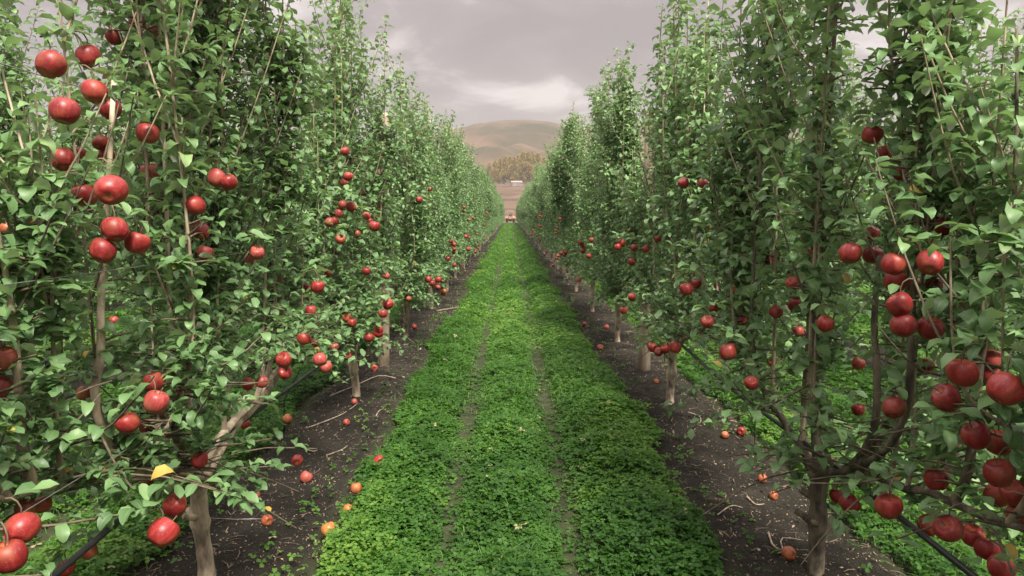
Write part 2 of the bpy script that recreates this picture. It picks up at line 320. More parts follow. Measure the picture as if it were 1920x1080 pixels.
# ------------------------------------------------------------------ apples: where they hang (photo pixel, diameter in pixels, row)
HL = [(97,122,52,'deep red'),(166,106,44,'deep red'),(122,208,54,'deep red'),(178,172,46,'bright red'),(208,205,40,'deep red'),(278,250,42,'bright red'),(120,300,42,'deep red'),
      (150,293,30,'bright red'),(190,268,28,'deep red'),(200,290,26,'bright red'),(282,322,34,'pinkish red'),(210,357,58,'bright red'),(160,366,44,'deep red'),(217,430,48,'deep red'),
      (194,470,48,'deep red'),(258,455,46,'bright red'),(409,334,38,'pinkish red'),(430,342,32,'deep red'),(365,385,40,'bright red'),(377,433,34,'deep red'),(385,474,30,'pinkish red'),
      (482,474,28,'pinkish red'),(469,486,22,'pinkish red'),(258,42,30,'deep red'),(285,60,26,'pinkish red'),(215,70,30,'deep red'),
      (6,672,50,'pinkish red'),(0,726,46,'pinkish red'),(160,737,22,'orange red'),(290,715,40,'bright red'),(293,753,46,'pinkish red'),(332,740,22,'deep red'),(240,793,42,'bright red'),
      (279,797,34,'bright red'),(307,780,26,'deep red'),(465,720,24,'bright red'),(491,716,24,'pinkish red'),(347,738,18,'pinkish red'),(460,795,16,'deep red'),(375,862,32,'bright red'),
      (275,908,22,'orange red'),(329,947,44,'bright red'),(307,997,56,'bright red'),(43,990,60,'bright red'),(48,952,30,'orange red'),(80,945,22,'orange red'),(18,1042,62,'deep red'),
      (168,1032,30,'orange red'),(125,1064,28,'deep red'),
      (570,635,26,'bright red'),(532,675,30,'deep red'),(535,699,26,'deep red'),(592,642,18,'deep red'),(627,650,17,'pinkish red'),(600,674,26,'pinkish red'),(611,688,24,'pinkish red'),
      (652,668,15,'bright red'),(583,582,22,'deep red'),(574,540,20,'deep red'),(596,538,26,'bright red'),(614,512,16,'orange red'),
      (647,284,18,'deep red'),(658,300,14,'orange red'),(653,331,19,'bright red'),(644,342,16,'pinkish red'),(642,384,17,'deep red'),(658,387,21,'deep red'),(636,400,17,'pinkish red'),
      (618,417,19,'deep red'),(628,414,17,'bright red'),(682,363,12,'orange red'),(687,405,16,'pinkish red'),(702,424,22,'deep red'),(713,387,12,'orange red'),(670,438,14,'orange red'),
      (639,449,20,'orange red'),(630,473,13,'orange red'),(715,322,11,'orange red'),(694,414,13,'bright red'),
      (727,570,22,'bright red'),(718,588,18,'deep red'),(650,596,18,'orange red'),(660,605,18,'deep red'),(724,517,14,'pinkish red'),
      (803,524,14,'deep red'),(822,524,14,'bright red'),(840,485,10,'deep red'),(878,467,9,'bright red'),(852,497,9,'deep red'),(807,355,9,'orange red'),(767,560,11,'orange red')]
HR = [(1637,252,38,'bright red'),(1660,287,30,'bright red'),(1690,325,30,'deep red'),(1637,437,26,'bright red'),(1595,475,42,'bright red'),(1637,478,36,'deep red'),(1677,495,46,'bright red'),
      (1745,492,48,'deep red'),(1680,528,42,'bright red'),(1712,533,30,'deep red'),(1750,420,28,'deep red'),(1771,425,34,'deep red'),(1445,486,20,'deep red'),(1525,476,18,'deep red'),
      (1487,532,28,'bright red'),(1688,571,48,'deep red'),(1694,610,48,'deep red'),(1746,616,48,'deep red'),(1677,765,42,'deep red'),(1737,688,24,'deep red'),(1610,682,20,'bright red'),
      (1805,699,56,'bright red'),(1850,700,42,'deep red'),(1862,674,38,'pinkish red'),(1888,730,66,'bright red'),(1775,747,52,'deep red'),(1832,817,52,'bright red'),(1872,830,50,'bright red'),
      (1874,887,54,'deep red'),(1872,930,46,'bright red'),(1903,925,50,'bright red'),(1916,968,50,'bright red'),(1757,900,44,'bright red'),(1570,930,28,'deep red'),(1594,944,38,'deep red'),
      (1667,950,50,'bright red'),(1742,985,40,'deep red'),(1780,992,52,'deep red'),(1826,1005,42,'bright red'),(1852,1030,44,'deep red'),(1878,1066,48,'bright red'),(1752,536,26,'deep red'),
      (1610,768,20,'deep red'),
      (1548,607,32,'bright red'),(1490,572,26,'bright red'),(1455,585,26,'deep red'),(1498,622,18,'deep red'),(1448,679,20,'orange red'),(1365,660,34,'deep red'),(1409,719,28,'bright red'),
      (1392,601,22,'bright red'),(1338,578,20,'deep red'),(1327,604,26,'bright red'),(1378,545,16,'orange red'),(1346,536,16,'deep red'),(1287,542,26,'bright red'),(1306,532,20,'deep red'),
      (1266,651,24,'bright red'),(1282,343,22,'bright red'),(1318,344,20,'bright red'),(1305,342,15,'deep red'),(1328,430,14,'orange red'),(1255,454,13,'deep red'),(1233,448,15,'bright red'),
      (1211,467,15,'bright red'),(1185,557,16,'bright red'),(1169,582,15,'bright red'),(1187,465,12,'deep red'),(1158,463,14,'bright red'),(1184,491,14,'deep red'),(1109,450,10,'deep red'),
      (1104,480,10,'bright red'),(1262,520,14,'deep red'),(1148,500,9,'deep red')]
HLL = [(13,428,26,'orange red'),(62,413,18,'orange red'),(90,418,13,'orange red'),(122,439,18,'orange red'),(92,481,16,'orange red'),(86,492,14,'orange red'),(131,483,16,'orange red'),
       (6,486,14,'orange red'),(165,563,15,'bright red'),(214,601,18,'deep red'),(124,546,12,'orange red')]
HRR = [(1880,487,16,'deep red'),(1890,602,14,'deep red'),(1783,588,13,'bright red'),(1868,523,12,'deep red')]
def hang(lst, sgn, lo, hi):
    out = []
    for px, py, d, tone in lst:
        v = ray(px, py); dep = 0.08 * F / d
        x = v[0] * dep; xc = sgn * min(max(abs(x) - (.22 if d < 34 and hi < 2 else 0), lo), hi); dep = xc / v[0]
        out.append(dict(p=CAM + v * dep, r=float(np.clip(d / F * dep / 2, 0.030, 0.048)), tone=tone, px=px, py=py, d=d))
    return out
APPLES = {'left': hang(HL, -1, .88, 1.55), 'right': hang(HR, 1, .88, 1.55), 'far left': hang(HLL, -1, 3.9, 4.7), 'far right': hang(HRR, 1, 3.9, 4.7)}

# ------------------------------------------------------------------ apple trees
def leaves_mesh_arrays(P, az, el, size, curl, roll, fold, tint, near):
    """vectorised arching leaves; returns V, Q, tint, rib"""
    n = len(P)
    if near:
        U = np.array([0, .17, .30, .50, .72, .89, 1.0]); W = np.array([.02, .035, .56, 1.0, .92, .50, .0])
    else:
        U = np.array([0, .22, .55, .82, 1.0]); W = np.array([.03, .40, 1.0, .62, .0])
    K = len(U); H = np.stack([np.cos(az), np.sin(az), np.zeros(n)], -1); Z = np.array([0, 0, 1.0])
    S = np.stack([-np.sin(az), np.cos(az), np.zeros(n)], -1)
    cr, sr = np.cos(roll)[:, None], np.sin(roll)[:, None]
    S2 = S * cr + Z * sr
    pts = [P]; cur = P
    vs = []
    th0 = el
    for k in range(K):
        th = el - curl * U[k] ** 1.3
        T = H * np.cos(th)[:, None] + Z * np.sin(th)[:, None]
        if k: cur = cur + T * ((U[k] - U[k - 1]) * size)[:, None]
        Nn = np.cross(T, S2); Nn /= np.linalg.norm(Nn, axis=1)[:, None] + 1e-9
        Nn = np.where((Nn[:, 2] < 0)[:, None] & (np.abs(roll) < 1.4)[:, None] & (np.abs(th) < 1.4)[:, None], -Nn, Nn)
        wd = (W[k] * 0.225 * size)[:, None]
        wav = (0.06 * np.sin(U[k] * 9 + tint * 40) * size * W[k])[:, None]
        e = wd * np.cos(fold)[:, None]; f = wd * np.sin(fold)[:, None]
        vs += [cur - S2 * e + Nn * (f + wav), cur, cur + S2 * e + Nn * (f - wav)]
    V = np.stack(vs, 1).reshape(-1, 3)                  # n, K*3
    b = (np.arange(n) * K * 3)[:, None]
    q = []
    for k in range(K - 1):
        o = k * 3
        q += [(o, o + 1, o + 4, o + 3), (o + 1, o + 2, o + 5, o + 4)]
    q = np.array(q)[:, ::-1]
    Q = (b[:, :, None] + q[None]).reshape(-1, 4)
    return V, Q, np.repeat(tint, K * 3), np.tile(np.tile([1.0, 0.0, 1.0], K), n)

def spline(P, n):
    P = np.asarray(P, float); m = len(P); t = np.linspace(0, m - 1, n); out = np.zeros((n, 3))
    i = np.clip(t.astype(int), 0, m - 2); f = (t - i)[:, None]
    p0 = P[np.clip(i - 1, 0, m - 1)]; p1 = P[i]; p2 = P[i + 1]; p3 = P[np.clip(i + 2, 0, m - 1)]
    return 0.5 * (2 * p1 + (p2 - p0) * f + (2 * p0 - 5 * p1 + 4 * p2 - p3) * f ** 2 + (3 * p1 - p0 - 3 * p2 + p3) * f ** 3)

def grow(seed, near, origin=None, apples=(), clear=(), top=3.85, lush=1.0, half=1.42, thin=.75, hyk=.94, lsz=1.0, skirt=9, show_fork=0, extra=(), bk=None, arms=None, fork=0.58):
    """one planar multi-leader apple tree around its own base; rows run along Y. Returns meshes for trunk, limbs, crown."""
    rg = np.random.RandomState(seed); rnd = lambda a, b: rg.uniform(a, b)
    k_tr, k_sh = (14, 6) if near else (8, 4)
    def ell_at(Q):
        hy = np.interp(Q[:, 2], [1.5, 2.2, 3.0, 3.5, 4.2], [1.60, 1.36, 1.10, .84, .56]) * (1 - (1 - hyk) * np.clip(Q[:, 2] - 1.2, 0, 1)); hx = np.interp(Q[:, 2], [1.5, 2.4, 3.2, 4.2], [.70, .57, .47, .33])
        return np.where(Q[:, 2] < 1.6, 0, (Q[:, 0] / hx) ** 2 + (Q[:, 1] / hy) ** 2)
    def clip_shoot(Q):
        bad = np.where(ell_at(Q) > .80 + rg.rand() * .16)[0]
        return Q if not len(bad) else Q[:max(bad[0], 3)]
    # trunk
    fx, fy = rnd(-.03, .03), rnd(-.04, .04)
    tp = spline([(0, 0, -0.08), (rnd(-.01, .01), rnd(-.015, .015), 0.14), (fx * .6 + rnd(-.012, .012), fy * .6, 0.36), (fx, fy, fork)], 22 if near else 9)
    zz = tp[:, 2]; rt = 0.037 + 0.013 * np.exp(-np.maximum(zz, 0) / 0.05) + 0.012 * np.exp(-((zz - 0.33) / 0.045) ** 2) + 0.014 * np.clip((zz - fork + .1) / .1, 0, 1)
    rt = rt * (1 + 0.10 * (rg.rand(len(rt)) - .5))
    tr = MB(); tr.tube(tp, rt, k_tr)
    V, Q, T = tr.data()
    V = V + 0.006 * (fbm(np.arctan2(V[:, 1] - fy * .5, V[:, 0]) * 2.2 + 40 + seed, V[:, 2] * 13, 3) - .5)[:, None] * np.array([1, 1, 0]) * 2
    # pruned stubs
    for q in range(3 if near else 1):
        a, z = rnd(0, 6.28), rnd(.3, fork); d = np.array([math.cos(a), math.sin(a), .5]); b = np.array([fx * .7, fy * .7, z])
        s = MB(); s.tube([b, b + d * .07, b + d * rnd(.075, .11)], [.020, .016, .014], 7); v2, q2, t2 = s.data()
        Q = np.concatenate([Q, q2 + len(V)]); T = np.concatenate([T, t2 + len(V)]); V = np.concatenate([V, v2])
    trunk_me = mesh('trunk', V, Q, T, [bk or BARK])
    top0 = np.array([fx, fy, fork - .02])
    # arms along the row, each a limb
    limbs = []; starts = []
    for sgn in (-1, 1):
        rise = rnd(.16, .34); xo = rnd(-.06, .06)
        pts = [top0, top0 + (xo * .4, sgn * .16, .10), (xo, sgn * half * .5, fork + .12 + rise * .45), (xo * .6, sgn * half * .93, fork + .14 + rise)]
        P = spline(pts, 16 if near else 8); P[1:, 2] += rg.normal(0, .012, len(P) - 1)
        rad = np.linspace(.029, .010, len(P)) * (1 + .12 * (rg.rand(len(P)) - .5))
        mb = MB(); mb.tube(P, rad, 9 if near else 5); limbs.append(mb); starts.append(P)
    # centre leader is a limb too
    P = spline([top0, top0 + (rnd(-.06, .06), rnd(-.08, .08), .5), (rnd(-.05, .05), rnd(-.1, .1), 1.9), (rnd(-.06, .06), rnd(-.12, .12), top - .05)], 18 if near else 9)
    mb = MB(); mb.tube(P, np.linspace(.030, .004, len(P)), 8 if near else 5); limbs.append(mb)
    leaders = [P]
    for path, rad0, rad1, lead in extra:
        L = spline(path, 18); mb = MB(); mb.tube(L, np.linspace(rad0, rad1, 18) * (1 + .10 * (rg.rand(18) - .5)), 9); limbs.append(mb)
        if lead: leaders.append(L[9:])
    sh = MB(); tw = MB()
    ypos = []
    for sgn, P in zip((-1, 1), starts):
        y = rnd(.12, .24)
        while y < half * .98: ypos.append((sgn, P, y)); y += rnd(.14, .21) / lush ** .3
    for j, (sgn, P, y) in enumerate(ypos):
        b = P[np.argmin(np.abs(np.abs(P[:, 1] - fy) - y))]
        h = top - 1.22 * y ** 2.2 + rg.normal(0, .13); h = max(h, b[2] + .55)
        ln = rg.normal(0, .10); l2 = ln + rg.normal(0, .09); dy = rg.normal(0, .05) + sgn * .05
        pts = [b, b + (ln * .55, dy * .5 + sgn * .02, .16), (b[0] + ln, b[1] + dy, b[2] + .55), (b[0] + (ln + l2) / 2, b[1] + dy * 1.4, (b[2] + h) / 2 + .15), (b[0] + l2 * .8, b[1] + dy + rg.normal(0, .05), h)]
        L = clip_shoot(spline(pts, 18 if near else 10)); rad = np.linspace(rnd(.011, .019), .0032, len(L))
        if j % 4 == 1 and near:
            mb = MB(); mb.tube(L, rad * 1.25, 7); limbs.append(mb)
        else: sh.tube(L, rad, k_sh, cap=False)
        leaders.append(L)
    # extra upright water shoots between the leaders, thinner
    for j in range(int(50 * lush)):
        L = leaders[rg.randint(len(leaders))]; i = rg.randint(len(L) // 4, int(len(L) * .8)); b = L[i]
        a = rnd(0, 6.28); o = rnd(.06, .21); ht = rnd(.6, 1.45)
        e = b + np.array([math.cos(a) * o * .9, math.sin(a) * o, ht]); e[2] = min(e[2], top - 1.08 * abs(e[1]) ** 2.2 + .1)
        S = clip_shoot(spline([b, b + (math.cos(a) * o * .7, math.sin(a) * o * .7, ht * .22), e], 12 if near else 7))
        sh.tube(S, np.linspace(.007, .0025, len(S)), k_sh, cap=False); leaders.append(S)
    LP, LA, LE, LS, LC, LT = [], [], [], [], [], []
    def along(S, spacing, s0, s1, start=.0, young=0., end=1.0):
        seg = np.linalg.norm(np.diff(S, axis=0), axis=1); cum = np.concatenate([[0], np.cumsum(seg)])
        t = np.arange(start * cum[-1], cum[-1] * end, spacing); m = len(t)
        if not m: return
        t = np.clip(t + rg.uniform(-.3, .3, m) * spacing, 0, cum[-1])
        p = np.stack([np.interp(t, cum, S[:, c]) for c in range(3)], -1)
        fr = t / cum[-1]; a = np.arange(m) * 2.4 + rnd(0, 6.28) + rg.normal(0, .35, m)
        LP.append(p); LA.append(a); LE.append(rg.uniform(.60, 1.22, m) + .25 * (fr > .93)); LS.append(rg.uniform(s0, s1, m) * np.where(fr > .93, .62, 1) * rg.uniform(.8, 1.1, m))
        LC.append(rg.uniform(1.5, 2.8, m)); LT.append(np.clip(rg.normal(.40, .16, m) + young * np.clip((fr - .55) / .45, 0, 1), .0, .96))
    def rosette(p, k, s=.086, spread=0.5):
        LP.append(np.repeat(p[None], k, 0) + rg.normal(0, .012, (k, 3))); LA.append(rg.uniform(0, 6.28, k)); LE.append(rg.uniform(-.15, .9, k)); LS.append(rg.uniform(s * .7, s * 1.15, k))
        LC.append(rg.uniform(.3, 1.4, k)); LT.append(np.clip(rg.normal(.36, .17, k), 0, .95))
    for L in leaders:
        hl = L[-1][2] - L[0][2]
        along(L, .021, .094, .130, start=.08, young=.36)
        # spurs in the older wood
        nsp = int(hl * 13 * lush)
        for q in range(nsp):
            t = rnd(.06, .82) * (len(L) - 1); i = int(t); b = L[i] + (L[i + 1] - L[i]) * (t - i)
            if rg.rand() < .85 * (1 - thin) * np.clip((1.8 - b[2]) / .5, 0, 1) or (show_fork > .6 and b[2] < 1.02 and abs(b[1] - .38) < .5): continue
            a = rnd(0, 6.28); d = np.array([math.cos(a) * 1.25, math.sin(a), rnd(-.1, .5)]) * rnd(.04, .13)
            if near: tw.tube([b, b + d * .6 + (0, 0, .006), b + d], [.0045, .0035, .003], 4, cap=False)
            rosette(b + d, rg.randint(5, 9))
        # laterals reach out into the lanes
        nl = int(hl * 4.0 * lush)
        for q in range(nl):
            t = rnd(.04, .93) * (len(L) - 1); i = int(t); b = L[i] + (L[i + 1] - L[i]) * (t - i)
            if rg.rand() < .85 * (1 - thin) * np.clip((1.8 - b[2]) / .5, 0, 1) or (show_fork > .6 and b[2] < 1.02 and abs(b[1] - .38) < .5): continue
            zf = np.clip((b[2] - .6) / (top - .6), 0, 1)
            a = rg.choice([0, math.pi]) + rg.normal(0, .75); ln = rnd(.18, .55) * (1 - .55 * zf)
            if b[2] < 1.3: rise = rnd(-.35, .6)
            else: rise = rnd(.9, 2.6)
            e = b + np.array([math.cos(a), math.sin(a), rise]) * ln
            S = spline([b, b + (e - b) * .5 + (0, 0, -.02), e + (0, 0, .07 * (rise > 0))], 6 if near else 4)
            S = clip_shoot(S)
            (sh if b[2] > 1.7 else tw).tube(S, np.linspace(.0055, .0022, len(S)), k_sh if near else 3, cap=False)
            along(S, .025, .075, .105, start=.12, young=.1)
            rosette(S[-1], 4)
    for P in starts:
        for q in range(skirt):
            b = P[rg.randint(2, len(P))]; a = rg.choice([0, math.pi]) + rg.normal(0, .6); e = b + np.array([math.cos(a), math.sin(a), rnd(-.75, .35)]) * rnd(.25, .58)
            if show_fork > .6 and abs(b[1] - .38) < .5: continue
            S = spline([b, b + (e - b) * .5 + (0, 0, .05), e], 6); tw.tube(S, np.linspace(.006, .0022, len(S)), 4, cap=False); along(S, .022, .075, .108, start=.1); rosette(S[-1], 5); rosette(S[3], 4)
    # fruiting spurs that carry the apples
    for ap in apples:
        p = ap - origin; tp_ = p + np.array([0, 0, .055])
        b = tp_ + np.array([-math.copysign(.03, p[0]), rnd(-.03, .03), .025])
        S = spline([b, (b + tp_) / 2 + (0, 0, .012), tp_ + (0, 0, .005), tp_ - (0, 0, .02)], 5)
        tw.tube(S, np.linspace(.003, .002, len(S)), 4, cap=False); rosette(b, 6, .09); rosette(tp_ + (0, 0, .02), 3, .085)
    P = np.concatenate(LP); A = np.concatenate(LA); E = np.concatenate(LE); S = np.concatenate(LS); Cc = np.concatenate(LC); T = np.concatenate(LT)
    ez = np.clip((P[:, 2] - 1.5) / .5, 0, 1); hy = np.interp(P[:, 2], [1.5, 2.2, 3.0, 3.5, 4.2], [1.60, 1.36, 1.10, .84, .56]) * (1 - (1 - hyk) * np.clip(P[:, 2] - 1.2, 0, 1))
    hx = np.interp(P[:, 2], [1.5, 2.4, 3.2, 4.2], [.70, .57, .47, .33])
    ell = (P[:, 0] / hx) ** 2 + (P[:, 1] / hy) ** 2 + rg.normal(0, .12, len(P))
    # no leaf below knee height; ragged lower edge
    keep = P[:, 2] > .50 + .3 * fbm(P[:, 1] * 2 + seed, P[:, 0] * 2 + 3, 2) - .10
    keep &= ~((ell > 1.12) & (rg.rand(len(P)) < ez))
    # the lower part is more open, in clumps
    op = np.clip((1.75 - P[:, 2]) / .7, 0, 1) * (1 - thin) * .4; keep &= rg.rand(len(P)) > op * (.35 + 1.3 * fbm(P[:, 1] * 4 + seed, P[:, 2] * 4, 2))
    if show_fork: keep &= ~((P[:, 2] < 1.02) & (np.abs(P[:, 1] - .38) < .48) & (rg.rand(len(P)) < show_fork))
    mid = P + np.stack([np.cos(A), np.sin(A), np.zeros(len(A))], -1) * (S * .55)[:, None]
    for ap, ar in clear:                         # a hanging apple pushes the leaves around it aside
        q = ap - origin; v = q - (CAM - origin); dist = np.linalg.norm(v); v = v / dist
        rel = mid - (CAM - origin); t = rel @ v; perp = np.linalg.norm(rel - t[:, None] * v, axis=1)
        keep &= ~((t > dist - 1.6) & (t < dist + .01) & (perp < (ar + .016) * np.clip(t / dist, .3, 1)) & (rg.rand(len(t)) < .90))
        keep &= ~(np.linalg.norm(mid - q, axis=1) < ar * 1.05)
    S = S * lsz
    P, A, E, S, Cc, T = P[keep], A[keep], E[keep], S[keep], Cc[keep], T[keep]
    n = len(P); yl = rg.rand(n) < .0022; T[yl] = rg.uniform(.985, 1, yl.sum())
    V, Q, ti, rb = leaves_mesh_arrays(P, A, E, S, Cc, rg.normal(0, .35, n), rg.uniform(.12, .45, n), T, near)
    v2, q2, t2 = sh.data(); v3, q3, t3 = tw.data(); n2 = len(q2); q2 = np.concatenate([q2, q3 + len(v2)]); v2 = np.concatenate([v2, v3])
    nq = len(Q); V = np.concatenate([V, v2]); Q = np.concatenate([Q, q2 + len(ti)])
    pad = np.zeros(len(v2))
    crown = mesh('crown', V, Q, None, [LEAF, SHOOT, LATERAL], qmat=np.concatenate([np.zeros(nq, int), np.ones(n2, int), np.full(len(q2) - n2, 2)]),
                 attrs={'tint': np.concatenate([ti, pad]), 'rib': np.concatenate([rb, pad + 1])})
    print('leaves', seed, n)
    return trunk_me, [m.mesh('limb', bk or BARK) for m in limbs], crown, n

XL, XR = -1.47, 1.48
YL = [0.25, 3.20, 6.47, 9.67, 12.75] + [12.75 + 3.1 * k for k in range(1, 37)]
YR = [0.2, 3.20, 6.29, 9.46, 12.42, 15.6] + [15.6 + 3.1 * k for k in range(1, 36)]
TREES = []                                       # (side, index in row, x, y, object)
def plant(x, y, meshes, rz=0, s=1.0, light=False, lean=0):
    t = empty('apple_tree', (x, y, 0), rz); t.scale = (s, s, s); t.rotation_euler.y = lean
    link('trunk', meshes[0], t)
    if not light:
        for m in meshes[1]: link('limb', m, t)
    else:
        for m in meshes[1][:3]: link('limb', m, t)
    link('crown', meshes[2], t)
    return t
def nearest(ap, ylist): return int(np.argmin([abs(ap['p'][1] - y) for y in ylist]))
for side, ylist in (('left', YL), ('right', YR), ('far left', None), ('far right', None)):
    for a in APPLES[side]: a['tree'] = nearest(a, ylist) if ylist else None
_rx = np.random.RandomState(31)
for side, sgn, X, ylist in (('left', -1, XL, YL), ('right', 1, XR, YR)):
    for i in range(2, 11):
        for q in range(5 if i < 6 else 4):
            c = _rx.rand() < .55 and q > 0
            p = (p + _rx.normal(0, .045, 3)) if c else np.array([X - sgn * _rx.uniform(.30, .58), ylist[i] + _rx.uniform(-1.1, .9), _rx.uniform(.62, 1.95)])
            v = p - CAM; dz = v[1] * math.cos(PITCH) - v[2] * math.sin(PITCH); uy = v[1] * math.sin(PITCH) + v[2] * math.cos(PITCH)
            rr = _rx.uniform(.034, .043); APPLES[side].append(dict(p=p, r=rr, tone=['deep red', 'bright red', 'orange red', 'pinkish red'][_rx.choice(4, p=[.4, .3, .15, .15])], px=957 + F * v[0] / dz, py=540 - F * uy / dz, d=2 * rr * F / dz, tree=i))
near_apples = [a for s in ('left', 'right') for a in APPLES[s]]
def px_path(pts, X):
    return [CAM + ray(*q) * (X / ray(*q)[0]) for q in pts]
EXTRA = {('left', 1): [(px_path([(372,905),(392,880),(436,805),(478,762),(520,706),(545,640)], XL), .030, .014, False), (px_path([(366,900),(352,868),(335,830),(322,790)], XL), .026, .016, False),
                       ([np.array(q) for q in ((XL, 3.16, .56), (XL, 2.85, .70), (XL - .01, 2.56, .84))] + px_path([(180,760),(190,665),(190,560),(196,470),(205,330),(215,150)], XL), .021, .009, False)],
         ('right', 1): [(px_path([(1560,890),(1640,862),(1690,800),(1706,720),(1710,610),(1716,500),(1722,380)], XR - .03), .016, .009, False),
                        (px_path([(1520,880),(1510,850),(1508,760),(1516,640),(1520,520)], XR), .020, .012, False), (px_path([(1545,890),(1600,872),(1640,800),(1645,690),(1640,600),(1650,480)], XR), .020, .010, False)]}
proto = {}
GRP = {'left': 'apple trees of the row left of the grass lane', 'right': 'apple trees of the row right of the grass lane'}
rgs = np.random.RandomState(77)
NEAR = 5
for side, X, ylist in (('left', XL, YL), ('right', XR, YR)):
    for i, y in enumerate(ylist):
        if i < NEAR:
            o = np.array([X, y, 0.])
            mine = [a['p'] for a in APPLES[side] if a['tree'] == i]
            cl = [(a['p'], a['r']) for a in APPLES[side] if abs(a['p'][1] - y) < 4.5 + i]
            kw = dict(top=3.85 + rgs.uniform(-.12, .12), lush=1.0 if i < 3 else .95)
            for path, *_ in EXTRA.get((side, i), ()): pass
            kw['extra'] = [([q - o for q in path], a0, a1, ld) for path, a0, a1, ld in EXTRA.get((side, i), ())]
            for key in EXTRA:
                if key[0] == side:
                    for path, a0, a1, ld in EXTRA[key]: cl += [(q, .02) for q in spline(path, 24)[:20]]
                    cl += [(np.array([X, ylist[1], z]), .05) for z in (.1, .2, .3, .4, .5, .58)]
            if (side, i) == ('left', 0): kw.update(thin=1.0, skirt=40, lsz=.85)
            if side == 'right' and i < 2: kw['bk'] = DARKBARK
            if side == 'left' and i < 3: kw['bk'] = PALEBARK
            kw['hyk'] = .86 if i in (1, 2) else .95
            if (side, i) == ('left', 1): kw.update(top=4.0, lush=1.15, lsz=.88, thin=1.0, skirt=44, show_fork=.8)
            if (side, i) == ('right', 1): kw.update(top=3.8, lush=1.1, thin=.55, skirt=14, show_fork=.45)
            if (side, i) in (('right', 0), ('right', 2)): kw.update(thin=.55)
            ms = grow(1000 * (1 + (side == 'right')) + i, i < 4, o, mine, cl, **kw)
            t = plant(X, y, ms)
        else:
            if len(proto) < 6: proto[len(proto)] = grow(50 + len(proto), False, top=3.85 + rgs.uniform(-.1, .15))
            t = plant(X + rgs.normal(0, .03), y, proto[rgs.randint(min(6, len(proto)))], rz=rgs.choice([0, math.pi]) + rgs.normal(0, .04), s=rgs.uniform(.95, 1.05), light=True)
        where = 'nearest' if i == 0 else ordn(i + 1)
        look = 'dense leafy' if i >= NEAR else \
               {('left', 0): 'leafy', ('left', 1): 'pale forked-trunk', ('left', 2): 'tall pointed', ('left', 3): 'narrow-topped', ('left', 4): 'slim',
                ('right', 0): 'heavily fruiting', ('right', 1): 'dark knotty-trunk', ('right', 2): 'tall broad', ('right', 3): 'dense', ('right', 4): 'dense leafy'}[(side, i)]
        tag(t, f'{look} apple tree, {where} from the camera in the row {side} of the grass lane', 'apple tree', GRP[side])
        TREES.append((side, i, t))
# rows further out on both sides
NAMEROW = {2: 'second', 3: 'third', 4: 'fourth'}
for rown, cnt, y0 in ((2, 12, 3.0), (3, 10, 6.2), (4, 9, 9.3)):
    for sgn, side in ((-1, 'left'), (1, 'right')):
        for k in range(cnt):
            x = 0.01 + sgn * (1.465 + PER * (rown - 1)) + rgs.normal(0, .03); y = y0 + 3.1 * k + rgs.normal(0, .08) + (0.5 if sgn > 0 else 0)
            t = plant(x, y, proto[rgs.randint(6)], rz=rgs.choice([0, math.pi]) + rgs.normal(0, .04), s=rgs.uniform(.95, 1.04), light=True)
            tag(t, f'apple tree glimpsed in the {NAMEROW[rown]} row {side} of the grass lane, {ordn(k + 1)} from the camera', 'apple tree', f'apple trees of the {NAMEROW[rown]} row {side} of the grass lane')

# ------------------------------------------------------------------ apples
def apple_mesh(tone, seg, rings, seed, squash=1.0):
    rg = np.random.RandomState(seed); ph = np.linspace(0, math.pi, rings)
    pr = []
    for p in ph:
        r = math.sin(p) ** .92; z = math.cos(p)
        z = z * squash
        z -= .34 * math.exp(-(p / .42) ** 2); z += .20 * math.exp(-((math.pi - p) / .34) ** 2)
        r *= 1 + .07 * math.cos(p) ; pr.append((max(r, 0.0) * .97, z))
    pr = np.array(pr); ang = np.linspace(0, 2 * math.pi, seg, endpoint=False)
    lob = 1 + .022 * np.cos(5 * ang + rg.rand() * 6)[None] * np.clip(-np.cos(ph), 0, 1)[:, None] + .02 * np.cos(ang + rg.rand() * 6)[None]
    rr = pr[:, 0][:, None] * lob
    V = np.stack([rr * np.cos(ang), rr * np.sin(ang), np.repeat(pr[:, 1][:, None], seg, 1)], -1).reshape(-1, 3) * .04
    V[:, 2] += .05 * V[:, 0] * (rg.rand() - .5) * 4
    i, j = np.meshgrid(np.arange(rings - 1), np.arange(seg), indexing='ij'); j2 = (j + 1) % seg
    Q = np.stack([i * seg + j, (i + 1) * seg + j, (i + 1) * seg + j2, i * seg + j2], -1).reshape(-1, 4)
    return mesh('apple', V, Q, None, [AP[tone]])
AM = {(t, k): apple_mesh(t, 28 if k else 14, 22 if k else 11, i * 3 + k) for i, t in enumerate(AP) for k in (0, 1)}
s_ = MB(); s_.tube([(0, 0, .018), (.001, .001, .034), (.005, .002, .052)], [.0016, .0014, .0022], 6); STM = s_.mesh('stalk', STALK)
s_ = MB()
for k in range(5):
    a = k * 2 * math.pi / 5; c, s = math.cos(a), math.sin(a)
    s_.tube([(c * .0015, s * .0015, -.029), (c * .005, s * .005, -.0325), (c * .0075, s * .0075, -.031)], [.0016, .0018, .0006], 5)
CAL = s_.mesh('calyx', STALK)
def put_apple(name, p, r, tone, rot, detail):
    o = link(name, AM[(tone, 1 if detail else 0)]); o.location = p; o.scale = (r / .04,) * 3; o.rotation_euler = rot
    if detail:
        link('stalk', STM, o); link('calyx', CAL, o)
    return o
ra = np.random.RandomState(9)
